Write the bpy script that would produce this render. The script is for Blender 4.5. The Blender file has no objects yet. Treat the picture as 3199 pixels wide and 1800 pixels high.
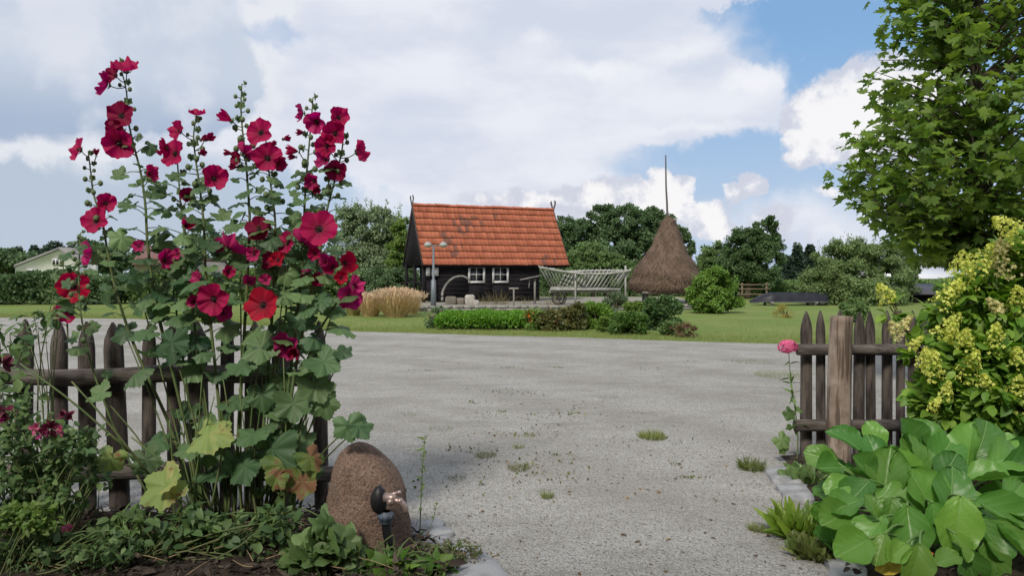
import bpy, math, random
import numpy as np
from mathutils import Vector, noise as mnoise
random.seed(7); rng = np.random.default_rng(7)
S = bpy.context.scene; C = S.collection; PI = math.pi
F = 1930.0; CX = 1287.5; HY = 690.0; H = 1.5
def P(u, v, D): return np.array(((u-CX)/F*D, D, H+(HY-v)/F*D))
def G(u, v, z=0.0):
    D = (H-z)*F/(v-HY); return np.array(((u-CX)/F*D, D, z))
# ------------------------------------------------------------------ camera
cd = bpy.data.cameras.new('camera'); cam = bpy.data.objects.new('camera', cd); C.objects.link(cam)
cam.location = (0, 0, H); cam.rotation_euler = (PI/2, 0, 0)
cd.sensor_width = 36; cd.lens = 36*F/2575; cd.shift_y = -34.5/2575; cd.clip_end = 3000; cd.clip_start = 0.05
S.camera = cam
S.view_settings.view_transform = 'Standard'; S.view_settings.look = 'None'
S.view_settings.exposure = 0.0; S.view_settings.gamma = 1
# ------------------------------------------------------------------ sun + sky
SUN_EL, SUN_AZ = math.radians(43), math.radians(203)     # azimuth clockwise from +Y: behind the camera, to the left
sd = bpy.data.lights.new('sun', 'SUN'); sd.energy = 3.3; sd.angle = math.radians(10); sd.color = (1, .93, .82)
so = bpy.data.objects.new('sun', sd); C.objects.link(so)
sv = Vector((math.sin(SUN_AZ)*math.cos(SUN_EL), math.cos(SUN_AZ)*math.cos(SUN_EL), math.sin(SUN_EL)))
so.rotation_euler = (-sv).to_track_quat('-Z', 'Y').to_euler(); so.location = (0, 0, 30)

class NT:
    def __init__(s, nt): s.nt = nt; nt.nodes.clear()
    def n(s, t, **kw):
        nd = s.nt.nodes.new('ShaderNode'+t)
        for k, v in kw.items(): setattr(nd, k, v)
        return nd
    def lk(s, a, b): s.nt.links.new(a, b)
    def put(s, sock, v):
        if isinstance(v, bpy.types.NodeSocket): s.lk(v, sock)
        elif v is not None: sock.default_value = v
    def m(s, op, a, b=None, c=None, clamp=False):
        nd = s.n('Math', operation=op); nd.use_clamp = clamp
        s.put(nd.inputs[0], a); s.put(nd.inputs[1], b); s.put(nd.inputs[2], c); return nd.outputs[0]
    def vm(s, op, a, b=None):
        nd = s.n('VectorMath', operation=op); s.put(nd.inputs[0], a); s.put(nd.inputs[1], b); return nd.outputs[0]
    def noise(s, vec, scale, detail=4, rough=.55, out='Fac'):
        nd = s.n('TexNoise'); s.put(nd.inputs['Vector'], vec); nd.inputs['Scale'].default_value = scale
        nd.inputs['Detail'].default_value = detail; nd.inputs['Roughness'].default_value = rough; return nd.outputs[out]
    def mix(s, f, a, b, mode='MIX'):
        nd = s.n('MixRGB', blend_type=mode); s.put(nd.inputs[0], f)
        for i, c in ((1, a), (2, b)):
            s.put(nd.inputs[i], (*c, 1) if isinstance(c, (tuple, list)) and len(c) == 3 else c)
        return nd.outputs[0]
    def sm(s, v, a, b):
        nd = s.n('MapRange', interpolation_type='SMOOTHSTEP'); s.put(nd.inputs[0], v)
        nd.inputs[1].default_value = a; nd.inputs[2].default_value = b; return nd.outputs[0]

def c8(r, g, b):
    f = lambda x: x/255/12.92 if x/255 <= .04045 else ((x/255+.055)/1.055)**2.4
    return (f(r), f(g), f(b))

W = bpy.data.worlds.new('World'); S.world = W; W.use_nodes = True
w = NT(W.node_tree); SKYS = 0.1
out = w.n('OutputWorld'); bg = w.n('Background'); bg.inputs[1].default_value = SKYS; w.lk(bg.outputs[0], out.inputs[0])
sky = w.n('TexSky', sky_type='NISHITA'); sky.sun_disc = False; sky.sun_elevation = SUN_EL; sky.sun_rotation = SUN_AZ
sky.air_density = 1.0; sky.dust_density = 1.2; sky.ozone_density = 1.5
tc = w.n('TexCoord').outputs['Generated']
sx = w.n('SeparateXYZ'); w.lk(tc, sx.inputs[0])
az = w.m('ARCTAN2', sx.outputs[0], sx.outputs[1]); el = w.m('ARCSINE', sx.outputs[2])
cb = w.n('CombineXYZ'); w.lk(az, cb.inputs[0]); w.lk(el, cb.inputs[1])
nz = w.noise(tc, 5.5, 7, .6, 'Color'); nz2 = w.noise(tc, 22, 5, .6, 'Color')
off = w.vm('SUBTRACT', nz, (.5, .5, .5)); sc_ = w.n('VectorMath', operation='MULTIPLY'); w.lk(off, sc_.inputs[0]); sc_.inputs[1].default_value = (.22, .13, 0)
off2 = w.vm('SUBTRACT', nz2, (.5, .5, .5)); sc2 = w.n('VectorMath', operation='MULTIPLY'); w.lk(off2, sc2.inputs[0]); sc2.inputs[1].default_value = (.045, .04, 0)
co = w.vm('ADD', w.vm('ADD', cb.outputs[0], sc_.outputs[0]), sc2.outputs[0])
co2 = w.vm('ADD', w.vm('ADD', cb.outputs[0], w.vm('MULTIPLY', off, (.06, .05, 0))), w.vm('MULTIPLY', off2, (.05, .045, 0)))
def blobs(coord, lst):
    acc = None
    for (u, v, ru, rv, s) in lst:
        a = math.atan((u-CX)/F); e = math.atan((HY-v)/F*math.cos(a)); ra, re = ru/F*math.cos(a)**1.5, rv/F*math.cos(a)
        mp = w.n('Mapping', vector_type='POINT'); mp.inputs['Location'].default_value = (-a/ra, -e/re, 0)
        mp.inputs['Scale'].default_value = (1/ra, 1/re, 1); w.lk(coord, mp.inputs['Vector'])
        g = w.n('TexGradient', gradient_type='SPHERICAL'); w.lk(mp.outputs[0], g.inputs[0])
        t = w.m('MULTIPLY', g.outputs['Fac'], s)
        acc = t if acc is None else w.m('ADD', acc, t)
    return acc
def k(c): return tuple(x/SKYS for x in c)
# clear sky: the Nishita sky lifted towards the pale horizon haze
clear = w.mix(.7, sky.outputs[0], k(c8(138, 184, 232)))
hz = w.sm(el, .30, .0)
clear = w.mix(w.m('MULTIPLY', hz, .85), clear, k(c8(192, 208, 230)))
left = w.sm(az, -.12, -.42)
clear = w.mix(w.m('MULTIPLY', left, w.m('MULTIPLY', w.sm(el, .36, .1), .85)), clear, k(c8(187, 199, 214)))
# wide thin white layer
wide = blobs(co, [(900, 120, 900, 360, 2.2), (1400, 150, 560, 280, 1.9), (1740, 240, 290, 110, 1.7), (1250, 270, 760, 130, 1.1), (300, 120, 700, 330, 1.6), (1600, -120, 560, 150, 1.5), (1950, -20, 260, 34, 1.3),
                  (1250, 420, 560, 110, 1.1), (1150, 480, 500, 110, .9), (1400, 560, 700, 120, .75), (2150, 560, 500, 160, .75), (300, -500, 2400, 500, 2.0), (850, 330, 260, 120, .9), (-900, 100, 900, 500, 1.3), (3300, 400, 400, 300, 1.3)])
mw = w.sm(w.m('ADD', wide, w.m('MULTIPLY', w.m('SUBTRACT', w.noise(tc, 9, 6, .6), .5), .55)), .10, .85)
shade = w.sm(w.noise(w.vm('MULTIPLY', tc, (1, 1, 2.6)), 4.2, 6, .55), .36, .66)
cw = w.mix(shade, k(c8(214, 220, 234)), k(c8(238, 240, 247)))
edg = blobs(co2, [(1500, 175, 200, 40, 1.0), (1880, 190, 110, 60, 1.1), (1700, 120, 200, 50, .8), (1100, 40, 160, 60, .6), (1750, 310, 260, 25, .7), (1350, 110, 90, 40, .7)])
cw = w.mix(w.m('MULTIPLY', w.sm(edg, .1, .9), .75), cw, k(c8(249, 249, 252)))
col = w.mix(w.m('MULTIPLY', mw, .94), clear, cw)
# dark grey cloud, upper left, with a bright lining
lin = blobs(co, [(150, 345, 230, 75, 1.6), (230, 400, 160, 90, .9), (660, 200, 130, 190, 1.3), (700, 60, 120, 90, 1.1), (40, 110, 130, 60, 1.2), (620, 330, 60, 60, .8)])
col = w.mix(w.m('MULTIPLY', w.sm(lin, .12, 1.0), .85), col, k(c8(234, 236, 242)))
dark = blobs(co2, [(150, 160, 380, 230, 1.6), (430, 190, 300, 190, 1.5), (250, 255, 460, 80, 1.0), (420, 60, 260, 160, .9), (-250, 200, 400, 200, 1.3), (600, 215, 75, 50, .6)])
dm = w.sm(w.m('ADD', dark, w.m('MULTIPLY', w.m('SUBTRACT', w.noise(tc, 13, 6, .6), .5), .7)), .15, .55)
dsh = w.sm(el, math.atan((HY-330)/F*.85), math.atan((HY-120)/F*.85))
dcol = w.mix(dsh, k(c8(163, 181, 207)), k(c8(198, 209, 225)))
dcol = w.mix(w.m('MULTIPLY', w.sm(w.noise(tc, 7, 5, .55), .46, .62), .85), dcol, k(c8(222, 227, 237)))
col = w.mix(w.m('MULTIPLY', dm, .9), col, dcol)
bh = blobs(co2, [(710, 100, 70, 45, 1.2), (640, 95, 40, 25, .7)])
col = w.mix(w.m('MULTIPLY', w.sm(bh, .1, .8), .55), col, k(c8(160, 186, 222)))
# bright cumulus heads
cum = blobs(co2, [(2140, 280, 200, 130, 2.4), (2060, 330, 130, 100, 1.8), (2240, 220, 140, 110, 2.0), (2020, 390, 90, 50, .8), (2200, 370, 160, 70, 1.1), (2330, 300, 200, 160, 1.4),
                  (1690, 470, 70, 55, 1.7), (1640, 500, 110, 55, 1.4), (1530, 485, 90, 45, 1.2), (1400, 505, 130, 35, 1.0), (1870, 460, 55, 42, 1.7), (1835, 485, 45, 28, 1.2), (1560, 530, 330, 45, .9),
                  (1780, 570, 80, 50, 1.2), (1730, 530, 80, 50, 1.0), (1950, 550, 90, 50, .9), (1900, 600, 280, 40, .6), (1250, 500, 160, 30, .7), (2080, 470, 60, 28, .5)])
cm = w.sm(w.m('ADD', cum, w.m('MULTIPLY', w.m('SUBTRACT', w.noise(tc, 30, 6, .62), .5), .9)), .10, .50)
csh = w.sm(w.m('ADD', w.noise(tc, 26, 6, .6), w.m('MULTIPLY', w.m('SUBTRACT', cum, .9), .12)), .40, .62)
ccol = w.mix(csh, k(c8(208, 212, 226)), k(c8(252, 250, 250)))
col = w.mix(w.m('MULTIPLY', cm, .93), col, ccol)
rest = w.m('MAXIMUM', w.sm(el, .46, .75), w.sm(w.m('ABSOLUTE', az), .85, 1.3))
gen = w.m('MULTIPLY', w.m('MULTIPLY', rest, w.sm(w.noise(tc, 2.6, 6, .55), .34, .5)), .92)
col = w.mix(gen, col, w.mix(w.sm(w.noise(tc, 5, 5), .35, .65), k(c8(205, 209, 218)), k(c8(240, 240, 243))))
w.lk(col, bg.inputs[0])

# ------------------------------------------------------------------ object helpers
ORG = {}
def reg(o, loc): ORG[o] = np.array(loc, float)
def tag(o, label=None, cat=None, group=None, kind=None):
    if label: o['label'] = label
    if cat: o['category'] = cat
    if group: o['group'] = group
    if kind: o['kind'] = kind
    return o
def empty(name, loc, label=None, cat=None, group=None):
    o = bpy.data.objects.new(name, None); C.objects.link(o); o.location = tuple(loc); o.empty_display_size = .1
    reg(o, loc); return tag(o, label, cat, group)
def nrm(a): return a/np.maximum(np.linalg.norm(a, axis=-1, keepdims=True), 1e-9)
class MB:
    def __init__(s): s.V = []; s.F = []; s.n = 0; s.lp = []; s.haslp = False
    def add(s, V, Fs, lp=None):
        V = np.asarray(V, float).reshape(-1, 3)
        if isinstance(Fs, np.ndarray): Fs = [Fs]
        elif len(Fs) and not isinstance(Fs[0], np.ndarray):
            d = {}
            for f in Fs: d.setdefault(len(f), []).append(f)
            Fs = [np.array(x) for x in d.values()]
        for f in Fs: s.F.append(f+s.n)
        s.V.append(V); s.n += len(V)
        if lp is None: s.lp.append(np.zeros_like(V))
        else: s.lp.append(lp); s.haslp = True
        return s
    def box(s, c, size, R=None, taper=1.0):
        h = np.array(size)/2.; v = np.array([(x, y, z) for z in (-1, 1) for y in (-1, 1) for x in (-1, 1)], float)*h
        v[4:, :2] *= taper
        if R is not None: v = v@np.array(R).T
        return s.add(v+np.array(c), np.array([(0, 2, 3, 1), (4, 5, 7, 6), (0, 1, 5, 4), (2, 6, 7, 3), (0, 4, 6, 2), (1, 3, 7, 5)]))
    def tube(s, pts, rad, seg=8, cap=True, jit=0, flat=None):
        pts = np.asarray(pts, float); n = len(pts); rad = np.broadcast_to(np.asarray(rad, float), (n,))
        t = nrm(np.gradient(pts, axis=0)); ref = np.array((0, 0, 1.)) if abs(t[:, 2]).mean() < .8 else np.array((0, 1., 0))
        a = nrm(np.cross(t, ref)); b = np.cross(a, t); th = np.arange(seg)*2*PI/seg
        R = rad[:, None]*(1+jit*rng.normal(size=(n, seg)))
        fa = 1 if flat is None else flat
        v = pts[:, None]+R[..., None]*(np.cos(th)[None, :, None]*a[:, None]+fa*np.sin(th)[None, :, None]*b[:, None])
        i, j = np.meshgrid(np.arange(n-1), np.arange(seg), indexing='ij'); j2 = (j+1) % seg
        q = np.stack([i*seg+j, i*seg+j2, (i+1)*seg+j2, (i+1)*seg+j], -1).reshape(-1, 4)
        s.add(v.reshape(-1, 3), [q, np.array([list(range(seg))[::-1]]), np.array([[(n-1)*seg+x for x in range(seg)]])] if cap else q); return s
    def grid(s, V, closed=False, lp=None):
        V = np.asarray(V, float); n, m_ = V.shape[:2]
        i, j = np.meshgrid(np.arange(n-1), np.arange(m_ if closed else m_-1), indexing='ij'); j2 = (j+1) % m_
        return s.add(V.reshape(-1, 3), np.stack([i*m_+j, i*m_+j2, (i+1)*m_+j2, (i+1)*m_+j], -1).reshape(-1, 4), None if lp is None else lp.reshape(-1, 3))
    def ball(s, c, r, n=5, m_=8, jit=0):
        ph = np.linspace(0, PI, n+1)[:, None]; th = (np.arange(m_)*2*PI/m_)[None, :]
        r = np.broadcast_to(np.asarray(r, float), (3,)); j = 1+jit*rng.normal(size=(n+1, m_))
        v = np.stack([np.sin(ph)*np.cos(th)*r[0]*j, np.sin(ph)*np.sin(th)*r[1]*j, np.cos(ph)*np.ones_like(th)*r[2]], -1)+np.array(c)
        return s.grid(v, True)
    def scat(s, tpls, pos, ax, nm, sc, lp=False):
        pos = np.asarray(pos, float).reshape(-1, 3); N = len(pos)
        if N == 0: return s
        ax = nrm(np.broadcast_to(ax, (N, 3)).astype(float)); nm = np.broadcast_to(nm, (N, 3)); sc = np.broadcast_to(np.asarray(sc, float), (N,))
        X = nrm(np.cross(ax, nm)+1e-6); Z = np.cross(X, ax); pick = rng.integers(0, len(tpls), N)
        for ti, (TV, TF) in enumerate(tpls):
            ix = np.where(pick == ti)[0]
            if not len(ix): continue
            v = pos[ix, None]+sc[ix, None, None]*(TV[None, :, 0:1]*X[ix, None]+TV[None, :, 1:2]*ax[ix, None]+TV[None, :, 2:3]*Z[ix, None])
            fs = []
            for f in (TF if isinstance(TF, list) else [TF]):
                fs.append((f[None]+(np.arange(len(ix))*len(TV))[:, None, None]).reshape(-1, f.shape[1]))
            s.add(v.reshape(-1, 3), fs, np.tile(TV, (len(ix), 1)) if lp else None)
        return s
    def mesh(s, name, mat, org=(0, 0, 0), smooth=False):
        V = np.concatenate(s.V)-np.array(org); me = bpy.data.meshes.new(name)
        me.vertices.add(len(V)); me.vertices.foreach_set('co', V.astype(np.float32).ravel())
        tot = np.concatenate([np.full(len(f), f.shape[1]) for f in s.F]); idx = np.concatenate([f.ravel() for f in s.F])
        me.loops.add(len(idx)); me.loops.foreach_set('vertex_index', idx.astype(np.int32))
        me.polygons.add(len(tot)); me.polygons.foreach_set('loop_start', np.concatenate([[0], np.cumsum(tot)[:-1]]).astype(np.int32))
        me.polygons.foreach_set('loop_total', tot.astype(np.int32))
        if smooth: me.polygons.foreach_set('use_smooth', np.ones(len(tot), bool))
        if s.haslp:
            at = me.attributes.new('lp', 'FLOAT_VECTOR', 'POINT'); at.data.foreach_set('vector', np.concatenate(s.lp).astype(np.float32).ravel())
        me.update(calc_edges=True); me.validate(); me.materials.append(mat); return me
    def build(s, name, mat, parent=None, org=None, smooth=False):
        if parent is not None: o0 = ORG[parent]
        else: o0 = np.array(org if org is not None else (0, 0, 0), float)
        o = bpy.data.objects.new(name, s.mesh(name, mat, o0, smooth)); C.objects.link(o)
        if parent is not None: o.parent = parent
        else: o.location = tuple(o0)
        reg(o, o0); return o
def rz(a):
    c, s_ = math.cos(a), math.sin(a); return np.array([[c, -s_, 0], [s_, c, 0], [0, 0, 1.]])
def frame(x, z):
    x = nrm(np.array(x, float)); z = np.array(z, float); y = nrm(np.cross(z, x)); return np.stack([x, y, np.cross(x, y)], 1)
def spline(pts, n=24):
    p = np.asarray(pts, float); p = np.vstack([2*p[0]-p[1], p, 2*p[-1]-p[-2]]); m_ = len(p)-3; o = []
    for t in np.linspace(0, m_-1e-6, n):
        i = int(t); f = t-i; a, b, c, d = p[i:i+4]
        o.append(.5*(2*b+(c-a)*f+(2*a-5*b+4*c-d)*f*f+(3*b-a-3*c+d)*f**3))
    return np.array(o)
def bar(mb, a, b, r, seg=6, **kw): return mb.tube(np.linspace(a, b, 3), r, seg, **kw)

# ------------------------------------------------------------------ materials
MC = {}
def M(name, base, rough=.7, col2=None, nsc=4, lo=.35, hi=.65, isl=None, ipow=1.0, bump=0, bsc=30, trans=0, tcol=None, metal=0, spec=.3, stretch=None, hook=None, vv=.22):
    if name in MC: return MC[name]
    mt = bpy.data.materials.new(name); mt.use_nodes = True; t = NT(mt.node_tree)
    o = t.n('OutputMaterial'); b = t.n('BsdfPrincipled'); b.inputs['Roughness'].default_value = rough
    b.inputs['Metallic'].default_value = metal; b.inputs['Specular IOR Level'].default_value = spec
    oc = t.n('TexCoord').outputs['Object']
    if stretch: oc = t.vm('MULTIPLY', oc, stretch)
    c = (*base, 1)
    if col2: c = t.mix(t.sm(t.noise(oc, nsc, 5), lo, hi), base, col2)
    if isl:
        r = t.n('NewGeometry').outputs['Random Per Island']
        c = t.mix(t.m('POWER', r, ipow), c, isl)
        c = t.mix(1, c, t.n('CombineXYZ').outputs[0], 'MIX') if False else c
        v = t.n('HueSaturation'); t.put(v.inputs['Value'], t.m('ADD', 1-vv, t.m('MULTIPLY', t.m('FRACT', t.m('MULTIPLY', r, 37.7)), 2*vv))); t.put(v.inputs['Color'], c); c = v.outputs[0]
    if hook: c = hook(t, c, oc, b)
    t.put(b.inputs['Base Color'], c)
    if bump:
        bp = t.n('Bump'); bp.inputs['Strength'].default_value = bump; bp.inputs['Distance'].default_value = .02
        t.lk(t.noise(oc, bsc, 6, .65), bp.inputs['Height']); t.lk(bp.outputs[0], b.inputs['Normal'])
    sh = b.outputs[0]
    if trans:
        tr = t.n('BsdfTranslucent')
        hs = t.n('HueSaturation'); t.put(hs.inputs['Color'], c); hs.inputs['Value'].default_value = 1.5; hs.inputs['Saturation'].default_value = 1.1; hs.inputs['Hue'].default_value = .49
        t.lk(hs.outputs[0], tr.inputs[0]); mx = t.n('MixShader'); mx.inputs[0].default_value = trans
        t.lk(b.outputs[0], mx.inputs[1]); t.lk(tr.outputs[0], mx.inputs[2]); sh = mx.outputs[0]
    t.lk(sh, o.inputs[0]); MC[name] = mt; return mt
def attr(t, n='lp'):
    a = t.n('Attribute'); a.attribute_name = n; return a.outputs['Vector']

# ------------------------------------------------------------------ leaf templates
def fold(pts, fc, k_=.12, droop=.15):
    """outline half [(x,y)...] from tip to base on +x; midrib shared; gives folded leaf of quads/tris"""
    n = len(pts); V = []; Fs = []
    for (x, y) in pts: V += [(x, y, 0), (0, y*.94+.02, 0), (-x, y, 0)]
    V = np.array(V, float); V[:, 2] = k_*np.abs(V[:, 0])-droop*V[:, 1]**2
    for i in range(n-1):
        a = 3*i; Fs += [(a, a+3, a+4, a+1), (a+1, a+4, a+5, a+2)]
    return V, np.array(Fs)
OV = [(.01, 1), (.14, .85), (.27, .62), (.31, .42), (.24, .2), (.02, 0)]
T_OV = [fold(OV, 0, kk, dd) for kk, dd in ((.35, .1), (.2, .35), (.5, .25), (.1, -.1))]
T_LN = [fold([(x*.4, y) for x, y in OV], 0, kk, dd) for kk, dd in ((.3, .15), (.3, .5))]
T_RH = [(np.array([(0, 0, 0), (.33, .5, .08), (0, 1, -.05), (-.33, .5, .08)]), np.array([(0, 1, 2, 3)])),
        (np.array([(0, 0, 0), (.42, .45, -.1), (.1, .95, .1), (-.38, .6, .05)]), np.array([(0, 1, 2, 3)]))]
def blade(wd, cv):
    V = []; 
    for i, t in enumerate((0, .35, .7)): V += [(-wd*(1-t*.6), t, cv*t*t), (wd*(1-t*.6), t, cv*t*t)]
    V.append((0, 1-abs(cv)*.25, cv)); return np.array(V), [np.array([(0, 1, 3, 2), (2, 3, 5, 4)]), np.array([(4, 5, 6)])]
T_BL = [blade(.035, .2), blade(.03, .5), blade(.04, -.25)]
T_BW = [blade(.012, .3), blade(.01, .8), blade(.012, .1)]
MO = [(0, 1.0), (.09, .80), (.2, .74), (.14, .52), (.36, .66), (.63, .68), (.52, .47), (.68, .3), (.36, .2), (.47, .02), (.28, -.06), (.04, 0)]
def maple(fx, dr, tw):
    pts = [(0, .22)]+MO+[(-x, y) for x, y in MO[::-1][:-1]]
    V = np.array([(x, y, 0) for x, y in pts]); V[:, 2] = fx*np.abs(V[:, 0])-dr*V[:, 1]**2+tw*V[:, 0]*V[:, 1]
    n = len(V)-1; return V, np.array([(0, 1+(i+1) % n, 1+i) for i in range(n)])
T_MP = [maple(.25, .2, .1), maple(-.2, .35, -.2), maple(.1, .05, .3), maple(.4, .5, 0)]
def mallow(seed, droop, rings=5, seg=54, tooth=.035):
    r_ = random.Random(seed); th = np.linspace(-PI, PI, seg, endpoint=False)+.001
    R = .84+.11*np.cos(5.6*th)+tooth*np.cos(27*th)+.03*np.sin(2*th+r_.random()*6)
    R *= 1-.75*np.exp(-((PI-np.abs(th))/.22)**2); fr = np.linspace(.02, 1, rings)[:, None]
    r = R[None]*fr; x = r*np.sin(th); y = r*np.cos(th)
    z = -droop*r**2-.30*droop*np.sin(2.8*th)**2*r**2+.07*np.cos(5.6*th)*r+.05*np.sin(11.2*th+r_.random()*6)*r**2+.10*r_.uniform(-1, 1)*x*2+.16*r_.uniform(-1, 1)*r*r*np.cos(2*th+r_.random()*3)+.05*r*np.sin(9*th+r_.random()*6)*fr
    m_ = MB(); m_.grid(np.stack([x, y, z], -1), True); return m_.V[0], m_.F[0]
T_ML = [mallow(i, d) for i, d in enumerate((.15, .3, .45, .05, .25, -.15))]
T_MS = [mallow(20+i, d, 3, 27, .02) for i, d in enumerate((.2, .35, .5, .1))]
def bigleaf(seed, dr, cup):
    r_ = random.Random(seed); n, m_ = 31, 17
    t = ((1-np.cos(PI*np.linspace(0, 1, n)))/2)[:, None]; s_ = np.linspace(-1, 1, m_)[None]
    wd = .40*np.sin(PI*np.clip(t*.985+.012, 0, 1)**1.2)**.5
    x = s_*wd*(1+.05*np.sin(t*14+r_.random()*6)); y = t+0*s_-.05*np.abs(s_)*0+(.12*np.abs(s_))*(t*.6)*(1-t)
    z = cup*(np.abs(s_)**2.2)*wd-dr*t**2+.016*np.sin((t*1.0-.4*np.abs(s_))*34)*np.abs(s_)**.5+.05*np.sin(t*5+r_.random()*6)*s_*np.abs(s_)+.018*np.sin(t*11+r_.random()*6)*np.abs(s_)**3+.03*np.sin(3*t*PI+s_*3+r_.random()*6)*np.abs(s_)
    z = z - .03*np.exp(-(s_/.12)**2)
    mb = MB(); mb.grid(np.stack([x, y, z], -1)); return mb.V[0], mb.F[0]
T_BG = [bigleaf(i, d, c_) for i, (d, c_) in enumerate(((.15, .5), (.35, .35), (-.1, .7), (.45, .5), (.25, .15), (0, .85)))]

# ------------------------------------------------------------------ leaf materials
def leafm(name, a, b, trans=.3, ipow=1.0, rough=.5, spec=.35, hook=None): return M(name, a, rough, isl=b, ipow=ipow, trans=trans, spec=spec, hook=hook)
L_dark = leafm('leaf_dark', (.06, .115, .05), (.13, .205, .085), .3)
L_mid = leafm('leaf_mid', (.09, .16, .05), (.17, .26, .09), .3)
L_yel = leafm('leaf_yellowgreen', (.10, .19, .04), (.20, .29, .07), .35)
L_gry = leafm('leaf_greygreen', (.09, .14, .075), (.17, .22, .12), .3)
L_con = leafm('leaf_conifer', (.028, .055, .036), (.055, .09, .055), .15)
L_map = leafm('leaf_maple', (.065, .135, .025), (.21, .32, .06), .5, 1.0)
L_hyd = leafm('leaf_hydrangea', (.09, .21, .03), (.24, .38, .06), .42, 1.0)
def veins(t, c, oc, b):
    lp = attr(t); s_ = t.n('SeparateXYZ'); t.lk(lp, s_.inputs[0])
    th = t.m('ARCTAN2', s_.outputs[0], s_.outputs[1]); v = t.m('ABSOLUTE', t.m('SINE', t.m('MULTIPLY', th, 2.8)))
    line = t.sm(v, .09, .0); return t.mix(t.m('MULTIPLY', line, .45), c, (.20, .27, .13))
L_hol = leafm('leaf_hollyhock', (.045, .105, .045), (.145, .235, .09), .34, 1.3, .55, .4, veins)
L_hoy = M('leaf_hollyhock_yellow', (.24, .33, .10), .6, (.36, .38, .13), 6, .45, .6, trans=.3, hook=lambda t, c, oc, b: t.mix(t.sm(t.noise(oc, 9, 4), .60, .66), veins(t, c, oc, b), (.24, .11, .05)))
L_hob = M('leaf_brown_edge', (.075, .13, .03), .6, (.16, .20, .05), 7, .4, .6, trans=.3, hook=lambda t, c, oc, b: t.mix(t.sm(t.noise(oc, 7, 4), .54, .60), veins(t, c, oc, b), (.19, .10, .05)))
def bveins(t, c, oc, b):
    lp = attr(t); s_ = t.n('SeparateXYZ'); t.lk(lp, s_.inputs[0]); ax_ = t.m('ABSOLUTE', s_.outputs[0])
    mid = t.sm(ax_, .011, .003); q = t.m('SUBTRACT', s_.outputs[1], t.m('MULTIPLY', ax_, 1.25))
    v = t.m('ABSOLUTE', t.m('SINE', t.m('MULTIPLY', q, 17))); line = t.m('MULTIPLY', t.sm(v, .12, .0), .5)
    net = t.m('MULTIPLY', t.sm(t.noise(lp, 26, 3), .5, .62), .22)
    c = t.mix(net, c, (.14, .24, .07))
    return t.mix(t.m('MULTIPLY', t.m('MAXIMUM', mid, line), .75), c, (.27, .42, .16))
L_big = leafm('leaf_broad', (.05, .17, .03), (.15, .32, .055), .3, 1.0, .40, .4, bveins)
L_bgy = leafm('leaf_broad_bright', (.13, .30, .05), (.22, .40, .07), .4, 1.0, .4, .45, bveins)
STEM = M('stem_green', (.085, .14, .045), .6, (.13, .15, .06), 6)
STEMD = M('stem_light', (.12, .22, .06), .6)
STEMB = M('stem_brown', (.07, .05, .03), .8)
BARK = M('bark', (.06, .045, .035), .9, (.11, .09, .07), 5, bump=.6, bsc=12)

# ------------------------------------------------------------------ setting
def lawn_hook(t, c, oc, b):
    c = t.mix(t.sm(t.noise(oc, .35, 4), .4, .65), c, (.21, .235, .085)); c = t.mix(t.m('MULTIPLY', t.sm(t.noise(oc, 2.2, 5), .45, .7), .6), c, (.13, .21, .04))
    return t.mix(t.m('MULTIPLY', t.sm(t.noise(oc, 40, 3), .4, .7), .5), c, (.11, .16, .035))
m_lawn = M('lawn', (.15, .215, .06), .9, hook=lawn_hook, bump=.9, bsc=25, spec=.1)
g = MB(); g.add([(-900, -60, 0), (900, -60, 0), (900, 1500, 0), (-900, 1500, 0)], np.array([(0, 1, 2, 3)])); tag(g.build('ground', m_lawn), kind='structure')
def grav_hook(t, c, oc, b):
    vo = t.n('TexVoronoi'); vo.inputs['Scale'].default_value = 105; t.lk(oc, vo.inputs['Vector'])
    sp = t.n('SeparateXYZ'); t.lk(vo.outputs['Color'], sp.inputs[0])
    c = t.mix(t.sm(sp.outputs[0], 0, 1), (.30, .292, .27), (.475, .465, .44))
    c = t.mix(t.sm(sp.outputs[1], .9, .96), c, (.16, .145, .125))
    c = t.mix(t.m('MULTIPLY', t.sm(t.noise(oc, 1.1, 6, .65), .42, .68), .35), c, (.20, .185, .155))
    st = t.vm('MULTIPLY', oc, (.45, 1.2, 1))
    wv = t.n('TexWave', wave_type='RINGS', rings_direction='Z'); wv.inputs['Scale'].default_value = .16; wv.inputs['Distortion'].default_value = 3; wv.inputs['Detail'].default_value = 3; wv.inputs['Detail Scale'].default_value = .6; t.lk(t.vm('ADD', oc, (14., 6., 0)), wv.inputs['Vector'])
    c = t.mix(t.m('MULTIPLY', t.sm(wv.outputs['Fac'], .35, .9), .22), c, (.20, .19, .165))
    c = t.mix(t.m('MULTIPLY', t.sm(t.noise(st, 1.7, 6, .7), .47, .72), .38), c, (.17, .16, .135))
    c = t.mix(t.m('MULTIPLY', t.sm(t.noise(oc, 5, 5, .7), .58, .74), .4), c, (.15, .145, .09))
    bp = t.n('Bump'); bp.inputs['Strength'].default_value = .8; bp.inputs['Distance'].default_value = .012
    h = t.m('ADD', t.m('MULTIPLY', vo.outputs['Distance'], -1), t.m('MULTIPLY', t.noise(oc, 8, 5), 2.0)); t.lk(h, bp.inputs['Height']); t.lk(bp.outputs[0], b.inputs['Normal'])
    return c
m_grav = M('gravel', (.3, .3, .3), .95, hook=grav_hook, spec=.15)
edge = [G(u, v) for u, v in ((-900, 800), (0, 799), (340, 803), (700, 822), (860, 833), (1287, 846), (1700, 858), (1900, 864), (2200, 866), (2600, 868), (3600, 868))]
edge = np.array(edge); ex = np.linspace(edge[0, 0], edge[-1, 0], 400); ey = np.interp(ex, edge[:, 0], edge[:, 1])
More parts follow.
